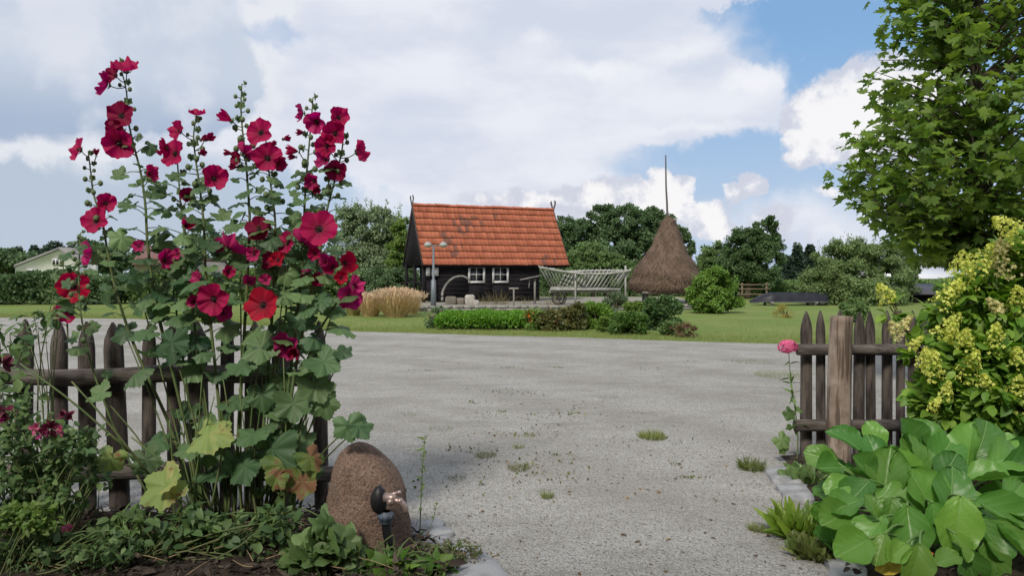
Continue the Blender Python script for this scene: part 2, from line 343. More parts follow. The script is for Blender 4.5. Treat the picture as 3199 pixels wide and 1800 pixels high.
ey += np.array([.35*mnoise.noise(Vector((x*.35, 0, 3)))+.12*mnoise.noise(Vector((x*1.7, 5, 3)))for x in ex])
g = MB(); g.grid(np.stack([np.stack([ex, np.full(400, -20.), np.full(400, .004)], -1), np.stack([ex, ey, np.full(400, .004)], -1)], 0)); g.V[0][:, 0]
tag(g.build('gravel_yard', m_grav), kind='structure')
def edge_y(x): return np.interp(x, ex, ey)
# soil beds
m_soil = M('soil', (.03, .022, .017), .95, (.07, .055, .042), 12, bump=1, bsc=40, isl=None, spec=.1)
def bed(name, xa, xb, y0, y1, h=.05):
    ys = np.linspace(y0, y1, 40); s_ = np.linspace(0, 1, 60); V = np.zeros((40, 60, 3))
    for i, y in enumerate(ys):
        x = xa(y)+(xb(y)-xa(y))*s_; V[i, :, 0] = x; V[i, :, 1] = y
        for j, xx in enumerate(x):
            e = min(1, min(s_[j], 1-s_[j])*8, (y1-y)*6+.15)
            V[i, j, 2] = .008+e*(h+.05*mnoise.noise(Vector((xx*2, y*2, 1)))+.02*mnoise.noise(Vector((xx*9, y*9, 1))))
    g = MB(); g.grid(V); return tag(g.build(name, m_soil, smooth=True), kind='structure')
LX = lambda y: float(np.interp(y, [0, 2.5, 3.8, 4.45, 4.8], [.35, .25, -.12, -.62, -.75]))
RX = lambda y: float(np.interp(y, [0, 2, 3.8, 4.9, 6.2], [1.3, 1.4, 1.62, 1.93, 2.2]))
bed('soil_bed', lambda y: -7.5, LX, .6, 4.8); bed('soil_bed', RX, lambda y: 9, .6, 6.3)

# ------------------------------------------------------------------ trees
def rdir(n, up=0.0):
    v = rng.normal(size=(n, 3)); v[:, 2] += up; return nrm(v)
def clumps(cen, rad, n, nclump, sig, surf=.55):
    """leaf positions in clumps over an ellipsoid; returns pos, outward"""
    cen = np.array(cen); rad = np.array(rad); d = rdir(nclump, .15); r = surf+(1-surf)*rng.random(nclump)**.7
    cc = cen+d*r[:, None]*rad; wgt = rng.uniform(.4, 1.3, nclump); k_ = rng.choice(nclump, n, p=wgt/wgt.sum())
    s_ = sig*rad.mean()*rng.uniform(.6, 1.2, nclump)[k_][:, None]
    o = rdir(n)*(rng.random((n, 1))**.5)*s_*1.6; p = cc[k_]+o*np.array((1, 1, .75))
    return p, nrm(p-cen)
def tree(name, label, cat, D, bl, tu, n, leaf, mat, group=None, tr=.16, base=None, sig=.24, ncl=34, tpl=T_RH, surf=.5, droop=-.2, shoots=0):
    bz = 0. if base is None else base
    root = empty(name, ((tu-CX)/F*D, D, bz), label, cat, group); b0 = ORG[root]
    n = int(n*2.1); leaf = leaf*.62; sig = sig*.78; ncl = int(ncl*1.6)
    vol = np.array([ru*rv for _, _, ru, rv in bl], float); vol /= vol.sum(); cr = MB(); tk = MB()
    top = P(tu, min(v for _, v, _, _ in bl), D); tk.tube(spline([b0, b0*.5+top*.5+np.array((.1, 0, 0)), b0*.15+top*.85], 10), np.linspace(tr, tr*.25, 10), 7)
    for (u, v, ru, rv), f in zip(bl, vol):
        c = P(u, v, D+rng.uniform(-.3, .3)*ru/F*D); ra = ru/F*D; rb = rv/F*D; m_ = max(40, int(n*f))
        p, o = clumps(c, (ra, ra*.9, rb), m_, max(6, int(ncl*math.sqrt(f*len(bl)))), sig, surf)
        ok = p[:, 2] > .03; p, o = p[ok], o[ok]
        cr.scat(tpl, p, nrm(o*.5+rdir(len(p))*.9+np.array((0, 0, droop))), nrm(o*.7+rdir(len(p))*.7+np.array((0, 0, .6))), leaf*rng.uniform(.6, 1.35, len(p)))
        st = b0*.45+top*.55; st = b0+(top-b0)*np.clip((c[2]-b0[2])/(top[2]-b0[2]+.01)-.25, .1, .9)
        tk.tube(spline([st, (st+c)/2+rng.normal(size=3)*.05*ra, c], 6), np.linspace(tr*.5, tr*.12, 6), 5)
        for q in range(4):
            e = c+rdir(1)[0]*np.array((ra, ra, rb))*.8; tk.tube(np.linspace(c*.6+st*.4, e, 3), [tr*.2, tr*.12, tr*.04], 4)
    for q in range(shoots):
        u, v, ru, rv = bl[rng.integers(len(bl))]; c = P(u+rng.uniform(-.8, .8)*ru, v-rv*rng.uniform(.4, .8), D+rng.uniform(-.5, .5)); L = rng.uniform(.5, 1.1)*rv/F*D*.8
        t = rng.random(22); ln = rng.normal(size=2)*.12; pp = c+np.stack([ln[0]*t*L, ln[1]*t*L, t*L], -1)+rng.normal(size=(22, 3))*.05
        cr.scat(tpl, pp, rdir(22, .8), rdir(22, .3), leaf*.8)
    tk.build('trunk', BARK, root, smooth=True); cr.build('crown', mat, root); return root

BT = 'trees standing beyond the lawn'
# far left: woodland edge with conifers, hedge
def conifer(label, u, vt, vb, D, wpx, n=1500, mat=L_con, leaf=.45):
    b0 = np.array(((u-CX)/F*D, D, 0)); root = empty('conifer_tree', b0, label, 'conifer', 'far conifers'); top = P(u, vt, D)[2]; bw = wpx/F*D
    t = rng.random(n)**.6; a = rng.random(n)*2*PI; tier = .75+.25*np.abs(np.sin(t*22)); r = bw*t*tier*rng.random(n)**.4
    p = np.stack([b0[0]+r*np.cos(a), D+r*np.sin(a), top-(top-.6)*t], -1); MB().scat(T_RH, p, np.stack([np.cos(a), np.sin(a), -.35+0*a], -1), rdir(n, 1), leaf*rng.uniform(.6, 1.3, n)).build('crown', mat, root)
    m_ = MB(); m_.tube([b0, b0+np.array((0, 0, top*.95))], [.25, .04], 6); m_.build('trunk', BARK, root)
for i, (u, vt, wp, lab) in enumerate([(10, 622, 34, 'dark conifer at the far left edge of the photo behind the hedge'), (47, 618, 26, 'dark pointed conifer second from the left edge behind the hedge'), (86, 615, 26, 'dark pointed conifer rising just left of the white house gable')]):
    conifer(lab, u, vt, 700, 85, wp, 2200)
tree('far_tree', 'rounded dark tree directly behind the white house gable', 'tree', 88, [(150, 640, 45, 28), (180, 650, 30, 25), (120, 650, 30, 22)], 150, 5000, .45, L_con, BT)
tree('far_tree', 'dark green tree at the left edge filling in under the conifers', 'tree', 82, [(-10, 655, 60, 30), (60, 662, 60, 26), (-120, 640, 80, 40)], 10, 7000, .5, L_dark, BT)
tree('far_tree', 'dark tree right of the white house seen between hollyhock stems', 'tree', 70, [(222, 640, 32, 45), (270, 655, 50, 40)], 240, 6000, .4, L_dark, BT)
tree('far_tree', 'dark tree line behind the brown roofed house', 'tree', 80, [(330, 650, 60, 35), (520, 640, 90, 50), (640, 650, 90, 50), (760, 640, 90, 55)], 500, 12000, .5, L_dark, BT)
def hedge(name, label, cat, u0, u1, vt, D, depth, n, leaf, mat, top=None, group=None):
    x0, x1 = (u0-CX)/F*D, (u1-CX)/F*D; zt = P(0, vt, D)[2] if top is None else top
    root = empty(name, ((x0+x1)/2, D, 0), label, cat, group)
    p = np.stack([rng.uniform(x0, x1, n), D+depth*rng.random(n)**1.3, zt*rng.random(n)**.6], -1)
    p[:, 2] *= 1+.10*np.sin(p[:, 0]*1.3)+.05*np.sin(p[:, 0]*4.1); p[:, 1] += .25*np.sin(p[:, 0]*2.1)
    MB().scat(T_RH, p, rdir(n, .3)-np.array((0, .4, 0)), rdir(n, .6)-np.array((0, .5, 0)), leaf*rng.uniform(.6, 1.4, n)).build('foliage', mat, root)
    s_ = MB()
    for i in range(int((x1-x0)/.9)+1): s_.tube([(x0+i*.9+.2, D+depth*.5, 0), (x0+i*.9+.2, D+depth*.5, zt*.75)], [.05, .03], 5)
    s_.build('stems', BARK, root)
hedge('hedge', 'tall dense dark hedge in front of the white gabled house', 'hedge', -500, 262, 690, 37.5, 2.2, 30000, .17, L_dark)
hedge('hedge', 'mid green hedge right of the dark hedge behind the hollyhocks', 'hedge', 262, 900, 690, 39, 2.5, 20000, .2, L_mid)
# behind, left of the barn
tree('leafy_tree', 'tall airy pale green tree with thin upright shoots left of the barn', 'tree', 46, [(905, 570, 45, 55), (950, 575, 45, 65), (870, 560, 30, 40), (985, 580, 30, 50), (880, 650, 50, 60), (940, 660, 70, 60), (990, 640, 40, 60), (1000, 690, 50, 45), (860, 700, 50, 45)], 930, 26000, .2, leafm('leaf_pale', (.14, .20, .10), (.26, .34, .19), .4), BT, shoots=70, tpl=T_OV[:2])
tree('leafy_tree', 'bright yellow green tree touching the left gable of the barn', 'tree', 43, [(1010, 590, 28, 42), (1000, 640, 30, 50), (1015, 690, 30, 50)], 1005, 8000, .18, L_yel, BT, shoots=6)
tree('leafy_bush', 'dark green bush beneath the tree left of the barn', 'bush', 40.5, [(880, 720, 60, 38), (960, 715, 70, 42), (1020, 715, 45, 40)], 950, 14000, .16, L_dark, None)
# big dark trees right of the barn
tree('oak_tree', 'large dark spreading tree between the barn and the haystack', 'tree', 72, [(1520, 560, 55, 42), (1575, 565, 55, 52), (1545, 620, 90, 50), (1470, 585, 45, 40), (1600, 640, 60, 45)], 1545, 26000, .36, L_dark, BT, .35, sig=.22, ncl=30)
tree('oak_tree', 'dark tree crown just left of the haystack tip', 'tree', 74, [(1640, 560, 40, 38), (1665, 590, 45, 50), (1640, 640, 60, 45), (1720, 615, 28, 35)], 1655, 16000, .36, L_dark, BT, .3, ncl=26)
tree('oak_tree', 'dark tree rising directly behind the right gable of the barn', 'tree', 70, [(1425, 580, 42, 38), (1410, 620, 40, 50), (1450, 650, 60, 50)], 1425, 14000, .34, L_dark, BT, .3)
tree('round_bush', 'mid green rounded willow bush behind the ladder wagon', 'bush', 46, [(1480, 650, 55, 40), (1520, 670, 50, 38), (1450, 690, 55, 40), (1555, 690, 50, 35)], 1490, 15000, .2, L_mid, None)
tree('leafy_tree', 'dense dark green tree with a rounded tip right of the haystack', 'tree', 47, [(1925, 590, 36, 45), (1880, 620, 50, 50), (1920, 650, 52, 60), (1860, 660, 55, 50), (1905, 700, 62, 32)], 1880, 28000, .2, leafm('leaf_dense', (.055, .11, .04), (.115, .19, .07), .3), BT, .2, sig=.22)
tree('leafy_tree', 'lighter green small tree between the haystack and the dense tree', 'tree', 50, [(1800, 650, 42, 38), (1780, 690, 45, 40), (1840, 680, 40, 45)], 1800, 11000, .2, L_mid, BT, .12)
for u, vt, wp, lab in ((2005, 610, 20, 'slim dark conifer right of the dense tree'), (2037, 612, 24, 'slim dark conifer nearer the willow thicket'), (1985, 640, 22, 'low dark conifer beside the dense tree')):
    conifer(lab, u, vt, 720, 66, wp, 1500, L_con, .4)
tree('far_tree', 'low dark wood in the gap right of the dense tree', 'tree', 68, [(1990, 700, 60, 40), (2060, 690, 60, 45), (1940, 720, 60, 30)], 2000, 9000, .3, L_dark, BT)
tree('willow_tree', 'broad soft green willow thicket behind the right fence', 'tree', 38, [(2110, 660, 62, 50), (2170, 640, 60, 38), (2060, 715, 50, 42), (2140, 710, 90, 50), (2220, 650, 50, 40), (2230, 710, 70, 55), (2180, 755, 100, 30)], 2150, 34000, .19, leafm('leaf_willow', (.11, .18, .06), (.22, .30, .12), .35), BT, .1, tpl=T_LN+T_RH, shoots=16)
tree('willow_tree', 'yellowish green tree at the right end of the willow thicket', 'tree', 40, [(2265, 650, 32, 45), (2280, 700, 35, 45)], 2270, 7000, .18, L_gry, BT, .08, shoots=8)
tree('far_tree', 'hazy distant wood beyond the white roofed hall', 'tree', 120, [(2340, 662, 40, 12), (2420, 660, 60, 14), (2520, 655, 80, 16)], 2380, 6000, .6, L_gry, BT)
tree('leafy_bush', 'bright green bush standing on the lawn right of the haystack', 'bush', 29.5, [(1795, 715, 42, 42), (1765, 745, 40, 36), (1825, 745, 40, 36), (1795, 762, 60, 24)], 1795, 15000, .13, leafm('leaf_bright', (.09, .19, .03), (.19, .31, .06), .35), None, .05, sig=.26, ncl=30, tpl=T_OV, shoots=8)
tree('small_bush', 'small reddish based bush behind the right picket fence', 'bush', 24, [(2148, 780, 34, 26)], 2148, 3500, .1, L_mid, None, .03)
tree('leafy_bush', 'low dark bush in front of the small dark shed', 'bush', 33, [(2400, 740, 60, 30), (2480, 735, 60, 35)], 2440, 8000, .15, L_mid, None, .04)

hedge('hedge', 'dark undergrowth behind the wagon and haystack under the tall trees', 'hedge', 1350, 1900, 690, 52, 3, 34000, .17, L_dark, top=2.0)
hedge('hedge', 'low green undergrowth behind the punt under the willow thicket', 'hedge', 1900, 2600, 712, 50, 3, 24000, .17, L_mid, top=1.1)
# ------------------------------------------------------------------ buildings
m_tar = M('tarred_boards', (.006, .0055, .008), .95, (.015, .013, .015), 3, bump=.5, bsc=10, stretch=(1, 1, 12))
m_white = M('white_paint', (.62, .62, .62), .6, (.5, .5, .48), 8)
m_glass = M('dark_glass', (.02, .022, .026), .12, spec=.6)
m_grey = M('weathered_wood', (.17, .165, .15), .85, (.27, .26, .24), 5, bump=.5, bsc=25, stretch=(1, 1, .2))
def roof_hook(t, c, oc, b):
    acc = None
    for (u, v, r) in ((1148, 556, .5), (1185, 560, .5), (1222, 562, .35), (1118, 592, .3), (1130, 605, .4), (1145, 622, .45), (1140, 640, .35), (1235, 540, .4), (1380, 655, .5), (1165, 580, .4)):
        f = (668-v)/(668-521.); D0 = 36.4+1.9*f+(u-1230)/190*1.2; q = P(u, v, D0)-L(HL/2, HW/2, PZ)
        mp = t.n('Mapping'); mp.inputs['Scale'].default_value = (1/r, .4/r, 1/r/.8); mp.inputs['Location'].default_value = (-q[0]/r, -q[1]*.4/r, -q[2]/r/.8); t.lk(oc, mp.inputs['Vector'])
        g_ = t.n('TexGradient', gradient_type='SPHERICAL'); t.lk(mp.outputs[0], g_.inputs[0]); acc = g_.outputs['Fac'] if acc is None else t.m('ADD', acc, g_.outputs['Fac'])
    n1 = t.sm(t.m('MULTIPLY', acc, 1.5), .1, .5); n2 = t.sm(t.m('FRACT', t.m('MULTIPLY', t.n('NewGeometry').outputs['Random Per Island'], 13.31)), .42, .55)
    c = t.mix(t.m('MULTIPLY', t.m('MULTIPLY', n1, n2), .8), c, (.15, .075, .058))
    return t.mix(t.m('MULTIPLY', t.sm(t.noise(oc, 12, 4), .52, .75), .35), c, (.25, .13, .07))
dv = np.array((.927, .375, 0)); nb = np.array((-.375, .927, 0)); HO = np.array((-4.09, 35., 0))
def L(a, b, z): return HO+dv*a+nb*b+np.array((0, 0, z))
HL, HW, EZ, RZ, PZ = 7.46, 3.8, 1.95, 4.82, .2
RH_ = frame(dv, (0, 0, 1))
m_tile = M('clay_tiles', (.41, .135, .075), .85, isl=(.34, .10, .055), bump=.3, vv=.14, bsc=60, hook=roof_hook)
barn = empty('timber_barn', L(HL/2, HW/2, PZ), 'small black timber barn with a steep orange red tiled roof', 'barn')
g = MB()
A0, A1, B0, B1 = .85, 5.97, .35, 3.45
for (a, b, sa, sb) in (((A0+A1)/2, B0, A1-A0, .1), ((A0+A1)/2, B1, A1-A0, .1), (A0, (B0+B1)/2, .1, B1-B0-.11), (A1, (B0+B1)/2, .1, B1-B0-.11)):
    if b == B0:
        for (x0, x1, z0, z1) in ((A0, 2.35, PZ, 2.2), (3.08, 3.56, PZ, 2.2), (4.29, A1, PZ, 2.2), (2.35, 3.08, PZ, 1.14), (3.56, 4.29, PZ, 1.14), (2.35, 3.08, 1.84, 2.2), (3.56, 4.29, 1.84, 2.2)):
            g.box(L((x0+x1)/2, b, (z0+z1)/2), (x1-x0-.001, .1, z1-z0-.001), RH_)
    else: g.box(L(a, b, (PZ+2.2)/2), (sa, sb, 2.2-PZ), RH_)
for zz in np.arange(PZ+.2, 2.0, .2):   # log lines on the front
    for x0, x1 in ((A0, 2.3), (3.13, 3.52), (4.34, A1)): g.tube([L(x0, B0-.05, zz), L(x1, B0-.05, zz)], .035, 6)
w_ = g.build('wall', m_tar, barn)
def slab(p4, th):  # quad prism
    p = np.array(p4, float); n = nrm(np.cross(p[1]-p[0], p[3]-p[0])); q = p-n*th; v = np.vstack([p, q])
    return v, np.array([(0, 1, 2, 3), (7, 6, 5, 4), (0, 4, 5, 1), (1, 5, 6, 2), (2, 6, 7, 3), (3, 7, 4, 0)])
for a in (.12, HL-.2):
    g = MB(); p = [L(a, .05, EZ-.02), L(a, HW-.05, EZ-.02), L(a, HW/2, RZ-.12)]; q = [x+dv*.06 for x in p]
    g.add(np.array(p+q), [np.array([(0, 2, 1), (3, 4, 5)]), np.array([(0, 1, 4, 3), (1, 2, 5, 4), (2, 0, 3, 5)])])
    for i in range(20):
        b = .1+i*(HW-.2)/19.; h = (RZ-.15-EZ)*(1-abs(b-HW/2)/(HW/2))
        if h > .1 and a < 1: g.box(L(.10, b, EZ-.05+h/2), (.04, .09, h), RH_)
    g.build('gable', m_tar, barn)
g = MB()
for (a, b) in ((.15, .3), (.15, HW-.3), (HL-.25, .3), (HL-.25, HW-.3), (.15, HW/2)): 
    if a > 5: continue
    g.box(L(a, b, (PZ+EZ)/2), (.14, .14, EZ-PZ), RH_)
g.box(L(.15, HW/2, 1.1), (.07, HW-.8, .1), RH_); g.box(L(.5, .3, .75), (.6, .06, .9), RH_); g.box(L(HL/2, .2, EZ-.08), (HL-.1, .12, .12), RH_); g.box(L(HL/2, HW-.2, EZ-.08), (HL-.1, .12, .12), RH_)
g.build('porch_frame', m_tar, barn)
for aa, ww in ((.33, .19), (.67, .32)): g = MB(); g.box(L(aa, .22, 1.66), (ww, .04, .46), RH_); g.build('white_panel', m_white, barn)
for ac in (2.714, 3.925):
    fr = MB(); W2, Z0, Z1, fw = .42, 1.08, 1.90, .10
    for sx_ in (-1, 1): fr.box(L(ac+sx_*(W2-fw/2), B0-.09, (Z0+Z1)/2), (fw, .07, Z1-Z0), RH_)
    for zz in (Z0+fw/2, Z1-fw/2): fr.box(L(ac, B0-.09, zz), (2*W2-2*fw-.002, .07, fw), RH_)
    fo = fr.build('window', m_white, barn)
    mu = MB(); mu.box(L(ac, B0-.065, (Z0+Z1)/2), (.035, .04, Z1-Z0-2*fw), RH_); mu.box(L(ac, B0-.067, (Z0+Z1)/2), (2*W2-2*fw, .034, .035), RH_); mu.build('muntins', m_white, fo)
    pn = MB(); pn.box(L(ac, B0-.03, (Z0+Z1)/2), (2*W2-fw, .02, Z1-Z0-fw), RH_); pn.build('pane', m_glass, fo)
# tiled roof: real overlapping pantiles
tl = MB(); NCR = 9
sl = math.hypot(HW/2, RZ-EZ); ce = sl/NCR
for side in (0, 1):
    e0 = L(0, 0 if side == 0 else HW, EZ-.03); upv = nrm(L(0, HW/2, RZ)-e0); nn = np.cross(dv, upv)*(1 if side == 0 else -1)
    TW = .2; nt = int(HL/TW)
    xs = np.linspace(0, 1, 7); prof = .007*np.cos(xs*2*PI*.5*2)
    T = []
    for (s_, l_) in ((0, 0), (0, 1), (1, 1)):
        T.append([(x*TW*1.0, (0 if s_ == 0 else ce*1.12), (p_+(.065 if s_ == 0 else .006))-(.03 if (s_ == 0 and l_ == 0) else 0)) for x, p_ in zip(xs, prof)])
    TV = np.array(T)
    tm = MB(); tm.grid(TV); TVf, TFf = tm.V[0], tm.F[0]
    for c_ in range(NCR):
        for j in range(nt+1):
            if j == nt: continue
            base = e0+dv*(j*TW+(HL-nt*TW)/2)+upv*(c_*ce)+upv*rng.normal()*.006+nn*rng.normal()*.003
            v = base+TVf[:, 0:1]*dv+TVf[:, 1:2]*upv+TVf[:, 2:3]*nn
            tl.add(v, TFf if side == 0 else TFf[:, ::-1])
rf = tl.build('roof', m_tile, barn)
g = MB()
for side in (0, 1):
    p = [L(.02, 0 if side == 0 else HW, EZ-.06), L(HL-.02, 0 if side == 0 else HW, EZ-.06), L(HL-.02, HW/2, RZ-.04), L(.02, HW/2, RZ-.04)]
    if side: p = p[::-1]
    g.add(*slab(p, .05))
g.build('roof_boards', m_tar, rf)
g = MB(); th = np.linspace(0, PI, 8)
for j in range(20):
    a0 = .02+j*(HL-.04)/20; a1 = a0+(HL-.04)/20+.03; zz = RZ+.0+rng.normal()*.008
    V = np.array([[L(a, HW/2, 0)+nb*np.cos(t_)*.12*s_+np.array((0, 0, zz+np.sin(t_)*.10*s_)) for t_ in th] for a, s_ in ((a0, 1.08), (a1, .95))]); g.grid(V[:, ::-1])
g.build('ridge_tiles', m_tile, rf)
g = MB()   # barge boards running up into crossed finials
for a in (.0, HL):
    for s_ in (0, 1):
        b_ = 0 if s_ == 0 else HW; p0 = L(a, b_, EZ-.05); p1 = L(a, HW/2, RZ+.0); dr_ = nrm(p1-p0); q = p1+dr_*.42
        R_ = frame(dr_, dv); g.box((p0+q)/2+dv*(.03*s_), (np.linalg.norm(q-p0), .11, .03), R_)
        g.box(q+np.array((0, 0, .03))+dr_*.02, (.1, .14, .03), R_)
g.build('barge_board', M('old_board', (.06, .05, .045), .85), barn)

# raised terrace
g = MB()
tp = np.array([((1055-CX)/F*31, 31, 0), ((1500-CX)/F*31.5, 31.5, 0), ((1770-CX)/F*32.5, 32.5, 0), (9.5, 44, 0), (-7.5, 44, 0), (-6.6, 37, 0)])
nseg = []
top = tp+np.array((0, 0, PZ)); g.add(np.vstack([top]), [np.array([(0, 1, 2, 3, 4, 5)])]); tag(g.build('terrace', M('terrace_gravel', (.20, .19, .16), .95, (.30, .28, .24), 5, bump=.6)), kind='structure')
m_stone = M('grey_stone', (.17, .165, .155), .85, (.30, .29, .27), 6, bump=.7, bsc=14)
wl = MB()
def stones(mb, a, b, zt, wd, ln):
    a, b = np.array(a), np.array(b); Lg = np.linalg.norm(b-a); d = (b-a)/Lg; x = 0; R_ = frame(d, (0, 0, 1))
    while x < Lg:
        l_ = ln*rng.uniform(.7, 1.3)
        for q in range(2):
            h = zt/2; mb.box(a+d*(x+l_/2+(.1 if q else 0))+np.array((0, 0, h*(q+.5))), (l_-.02, wd*rng.uniform(.9, 1.1), h-.012+rng.normal()*.006), R_)
        x += l_
stones(wl, tp[0], tp[1], PZ+.02, .25, .4); stones(wl, tp[1], tp[2], PZ+.02, .25, .4); stones(wl, tp[5], tp[0], PZ+.02, .25, .4)
tag(wl.build('stone_retaining_wall', m_stone, org=tp[0]), 'low grey stone retaining wall in front of the black barn', 'wall')

# house added out of view behind the camera to shade the near garden
fh = empty('added_shade_house', (0, -6.5, 0), 'unseen brick house added behind the camera to shade the foreground', 'house')
g = MB()
for (x0, x1, z0, z1) in ((-11, -5, 0, 6.0), (-3.8, -1.8, 0, 6.0), (-.7, .5, 0, 6.0), (1.7, 4, 0, 6.0), (5.2, 11, 0, 6.0), (-5, -3.8, 0, 1), (-5, -3.8, 2.4, 6.0), (-1.8, -.7, 2.3, 6.0), (.5, 1.7, 0, 1), (.5, 1.7, 2.4, 6.0), (4, 5.2, 0, 1), (4, 5.2, 2.4, 6.0)): g.box(((x0+x1)/2, -3.4, (z0+z1)/2), (x1-x0, .3, z1-z0))
g.box((0, -9.6, 3.0), (22, .3, 6.0)); g.box((-10.85, -6.5, 3.0), (.3, 5.88, 6.0)); g.box((10.85, -6.5, 3.0), (.3, 5.88, 6.0)); g.build('wall', M('brick', (.20, .08, .055), .9, (.28, .13, .09), 6), fh)
for p4 in ([(-11.4, -2.7, 5.9), (11.4, -2.7, 5.9), (11.4, -6.5, 9.6), (-11.4, -6.5, 9.6)], [(11.4, -10.3, 5.9), (-11.4, -10.3, 5.9), (-11.4, -6.52, 9.6), (11.4, -6.52, 9.6)]): g = MB(); g.add(*slab(p4, .15)); g.build('roof', m_tile, fh)
for x in (-4.4, 1.1, 4.6):
    g = MB(); g.box((x, -3.45, 1.7), (1.2, .1, 1.4)); fo = g.build('window', m_white, fh); g = MB(); g.box((x-.27, -3.38, 1.7), (.46, .04, 1.2)); g.box((x+.27, -3.38, 1.7), (.46, .04, 1.2)); g.build('pane', m_glass, fo)
g = MB(); g.box((-1.25, -3.45, 1.15), (1.1, .08, 2.3)); g.build('door', M('door_green', (.05, .09, .05), .6), fh)

# white gabled house (left, far)
def prism_house(name, label, D, pts, depth, wallm, roofm, wins, cat='house', ov=.06):
    """pts: gable outline in photo px, clockwise from lower-left; wins: rects"""
    b0 = P(pts[0][0], 690, D); b0[2] = 0; root = empty(name, b0, label, cat)
    fr = np.array([P(u, v, D) for u, v in pts]); n = len(fr); bk = fr+np.array((0, depth, 0)); g = MB()
    g.add(np.vstack([fr, bk]), [np.array([list(range(n))[::-1]]), np.array([[n+i for i in range(n)]]), np.array([(i, n+i, n+(i+1) % n, (i+1) % n) for i in range(n)])]); g.build('wall', wallm, root)
    r = MB()
    for i in range(n-1):
        a, b = fr[i], fr[i+1]
        if abs(b[0]-a[0]) < .3 or i == n-1: continue
        d = nrm(b-a); lo = a if a[2] < b[2] else b; hi = b if a[2] < b[2] else a; dd = nrm(lo-hi); lo2 = lo+dd*ov
        o = np.array((0, 0, .02)); p4 = [lo2+o-np.array((0, ov, 0)), hi+o-np.array((0, ov, 0)), hi+o+np.array((0, depth+ov, 0)), lo2+o+np.array((0, depth+ov, 0))]
        p = np.array(p4); q = p+np.array((0, 0, .22)); r.add(np.vstack([p, q]), np.array([(0, 1, 2, 3), (7, 6, 5, 4), (0, 4, 5, 1), (1, 5, 6, 2), (2, 6, 7, 3), (3, 7, 4, 0)]))
    r.build('roof', roofm, root)
    for (u0, v0, u1, v1, npn) in wins:
        c = P((u0+u1)/2, (v0+v1)/2, D); wd = (u1-u0)/F*D; ht = (v1-v0)/F*D; f = MB(); f.box(c-np.array((0, .06, 0)), (wd, .1, ht)); fo = f.build('window', m_white, root); pn = MB()
        for i in range(npn): pn.box(c+np.array((-wd/2+(i+.5)*wd/npn, -.13, 0)), (wd/npn-.12, .04, ht-.16))
        pn.build('pane', m_glass, fo)
m_rw = M('white_render', (.82, .82, .79), .8, (.76, .76, .74), 2)
prism_house('white_house', 'white rendered house with an uneven gable above the dark hedge', 60, [(38, 760), (38, 673), (150, 629), (194, 663), (194, 760)], 3, m_rw, M('pale_roof', (.22, .215, .21), .8), [(133, 651, 160, 668, 3), (140, 681, 156, 695, 1), (70, 677, 90, 686, 2)])
prism_house('brown_roofed_house', 'house with a dull red brown roof glimpsed between the hollyhocks', 62, [(338, 760), (338, 668), (345, 655), (460, 655), (468, 668), (468, 760)], 9, M('tan_wall', (.40, .36, .32), .8), M('redbrown_roof', (.16, .085, .075), .8), [(380, 674, 396, 690, 1), (425, 674, 441, 690, 1)])
b0 = ORG[[o for o in ORG if o.name == 'brown_roofed_house'][0]]
rb = MB(); q = [P(332, 662, 61.3), P(474, 662, 61.3), P(448, 618, 66), P(356, 618, 66)]; rb.add(*slab(q, .2)); rb.build('roof', MC['redbrown_roof'], [o for o in ORG if o.name == 'brown_roofed_house'][0])
# long white roofed hall, right far
hr = empty('farm_hall', P(2250, 690, 90)*np.array((1, 1, 0)), 'long low hall with a white roof beyond the willow thicket', 'hall')
x0, x1 = (2095-CX)/F*90, (2440-CX)/F*90; zt, ze = P(0, 674, 96)[2], P(0, 700, 90)[2]
g = MB(); g.box(((x0+x1)/2, 94, ze/2), (x1-x0-1, 7, ze-.05)); g.build('wall', M('hall_wall', (.14, .12, .11), .8, (.2, .17, .15), 1), hr)
g = MB(); g.add(*slab([(x0, 90, ze), (x1, 90, ze), (x1, 94.5, zt+.3), (x0, 94.5, zt+.3)], .15)); g.add(*slab([(x0, 94.52, zt+.3), (x1, 94.52, zt+.3), (x1, 99, ze), (x0, 99, ze)], .15)); g.build('roof', M('white_roof', (.62, .64, .68), .6), hr)
g = MB()
for i in range(7): g.box((x0+2+i*(x1-x0)/7, 90.42, ze*.5), (1.4, .1, .9))
g.build('window', m_glass, hr)
# small dark shed
sh = empty('dark_shed', P(2330, 690, 40)*np.array((1, 1, 0)), 'small dark open shed half hidden behind the yellow hydrangea', 'shed')
g = MB(); xs0, xs1 = (2290-CX)/F*40, (2440-CX)/F*40; z1_, z0_ = P(0, 715, 40)[2], P(0, 738, 40)[2]
g.add(*slab([(xs0, 39.6, z0_), (xs1, 39.6, z0_), (xs1, 42.2, z1_), (xs0, 42.2, z1_)], .08)); g.build('roof', M('slate', (.06, .06, .075), .6), sh)
g = MB(); g.box(((xs0+xs1)/2, 42, z1_/2-.06), (xs1-xs0-.3, .1, z1_-.16))
for x in (xs0+.2, (xs0+xs1)/2, xs1-.2): g.box((x, 39.9, z0_/2-.05), (.12, .12, z0_-.12))
g.build('wall', m_tar, sh)
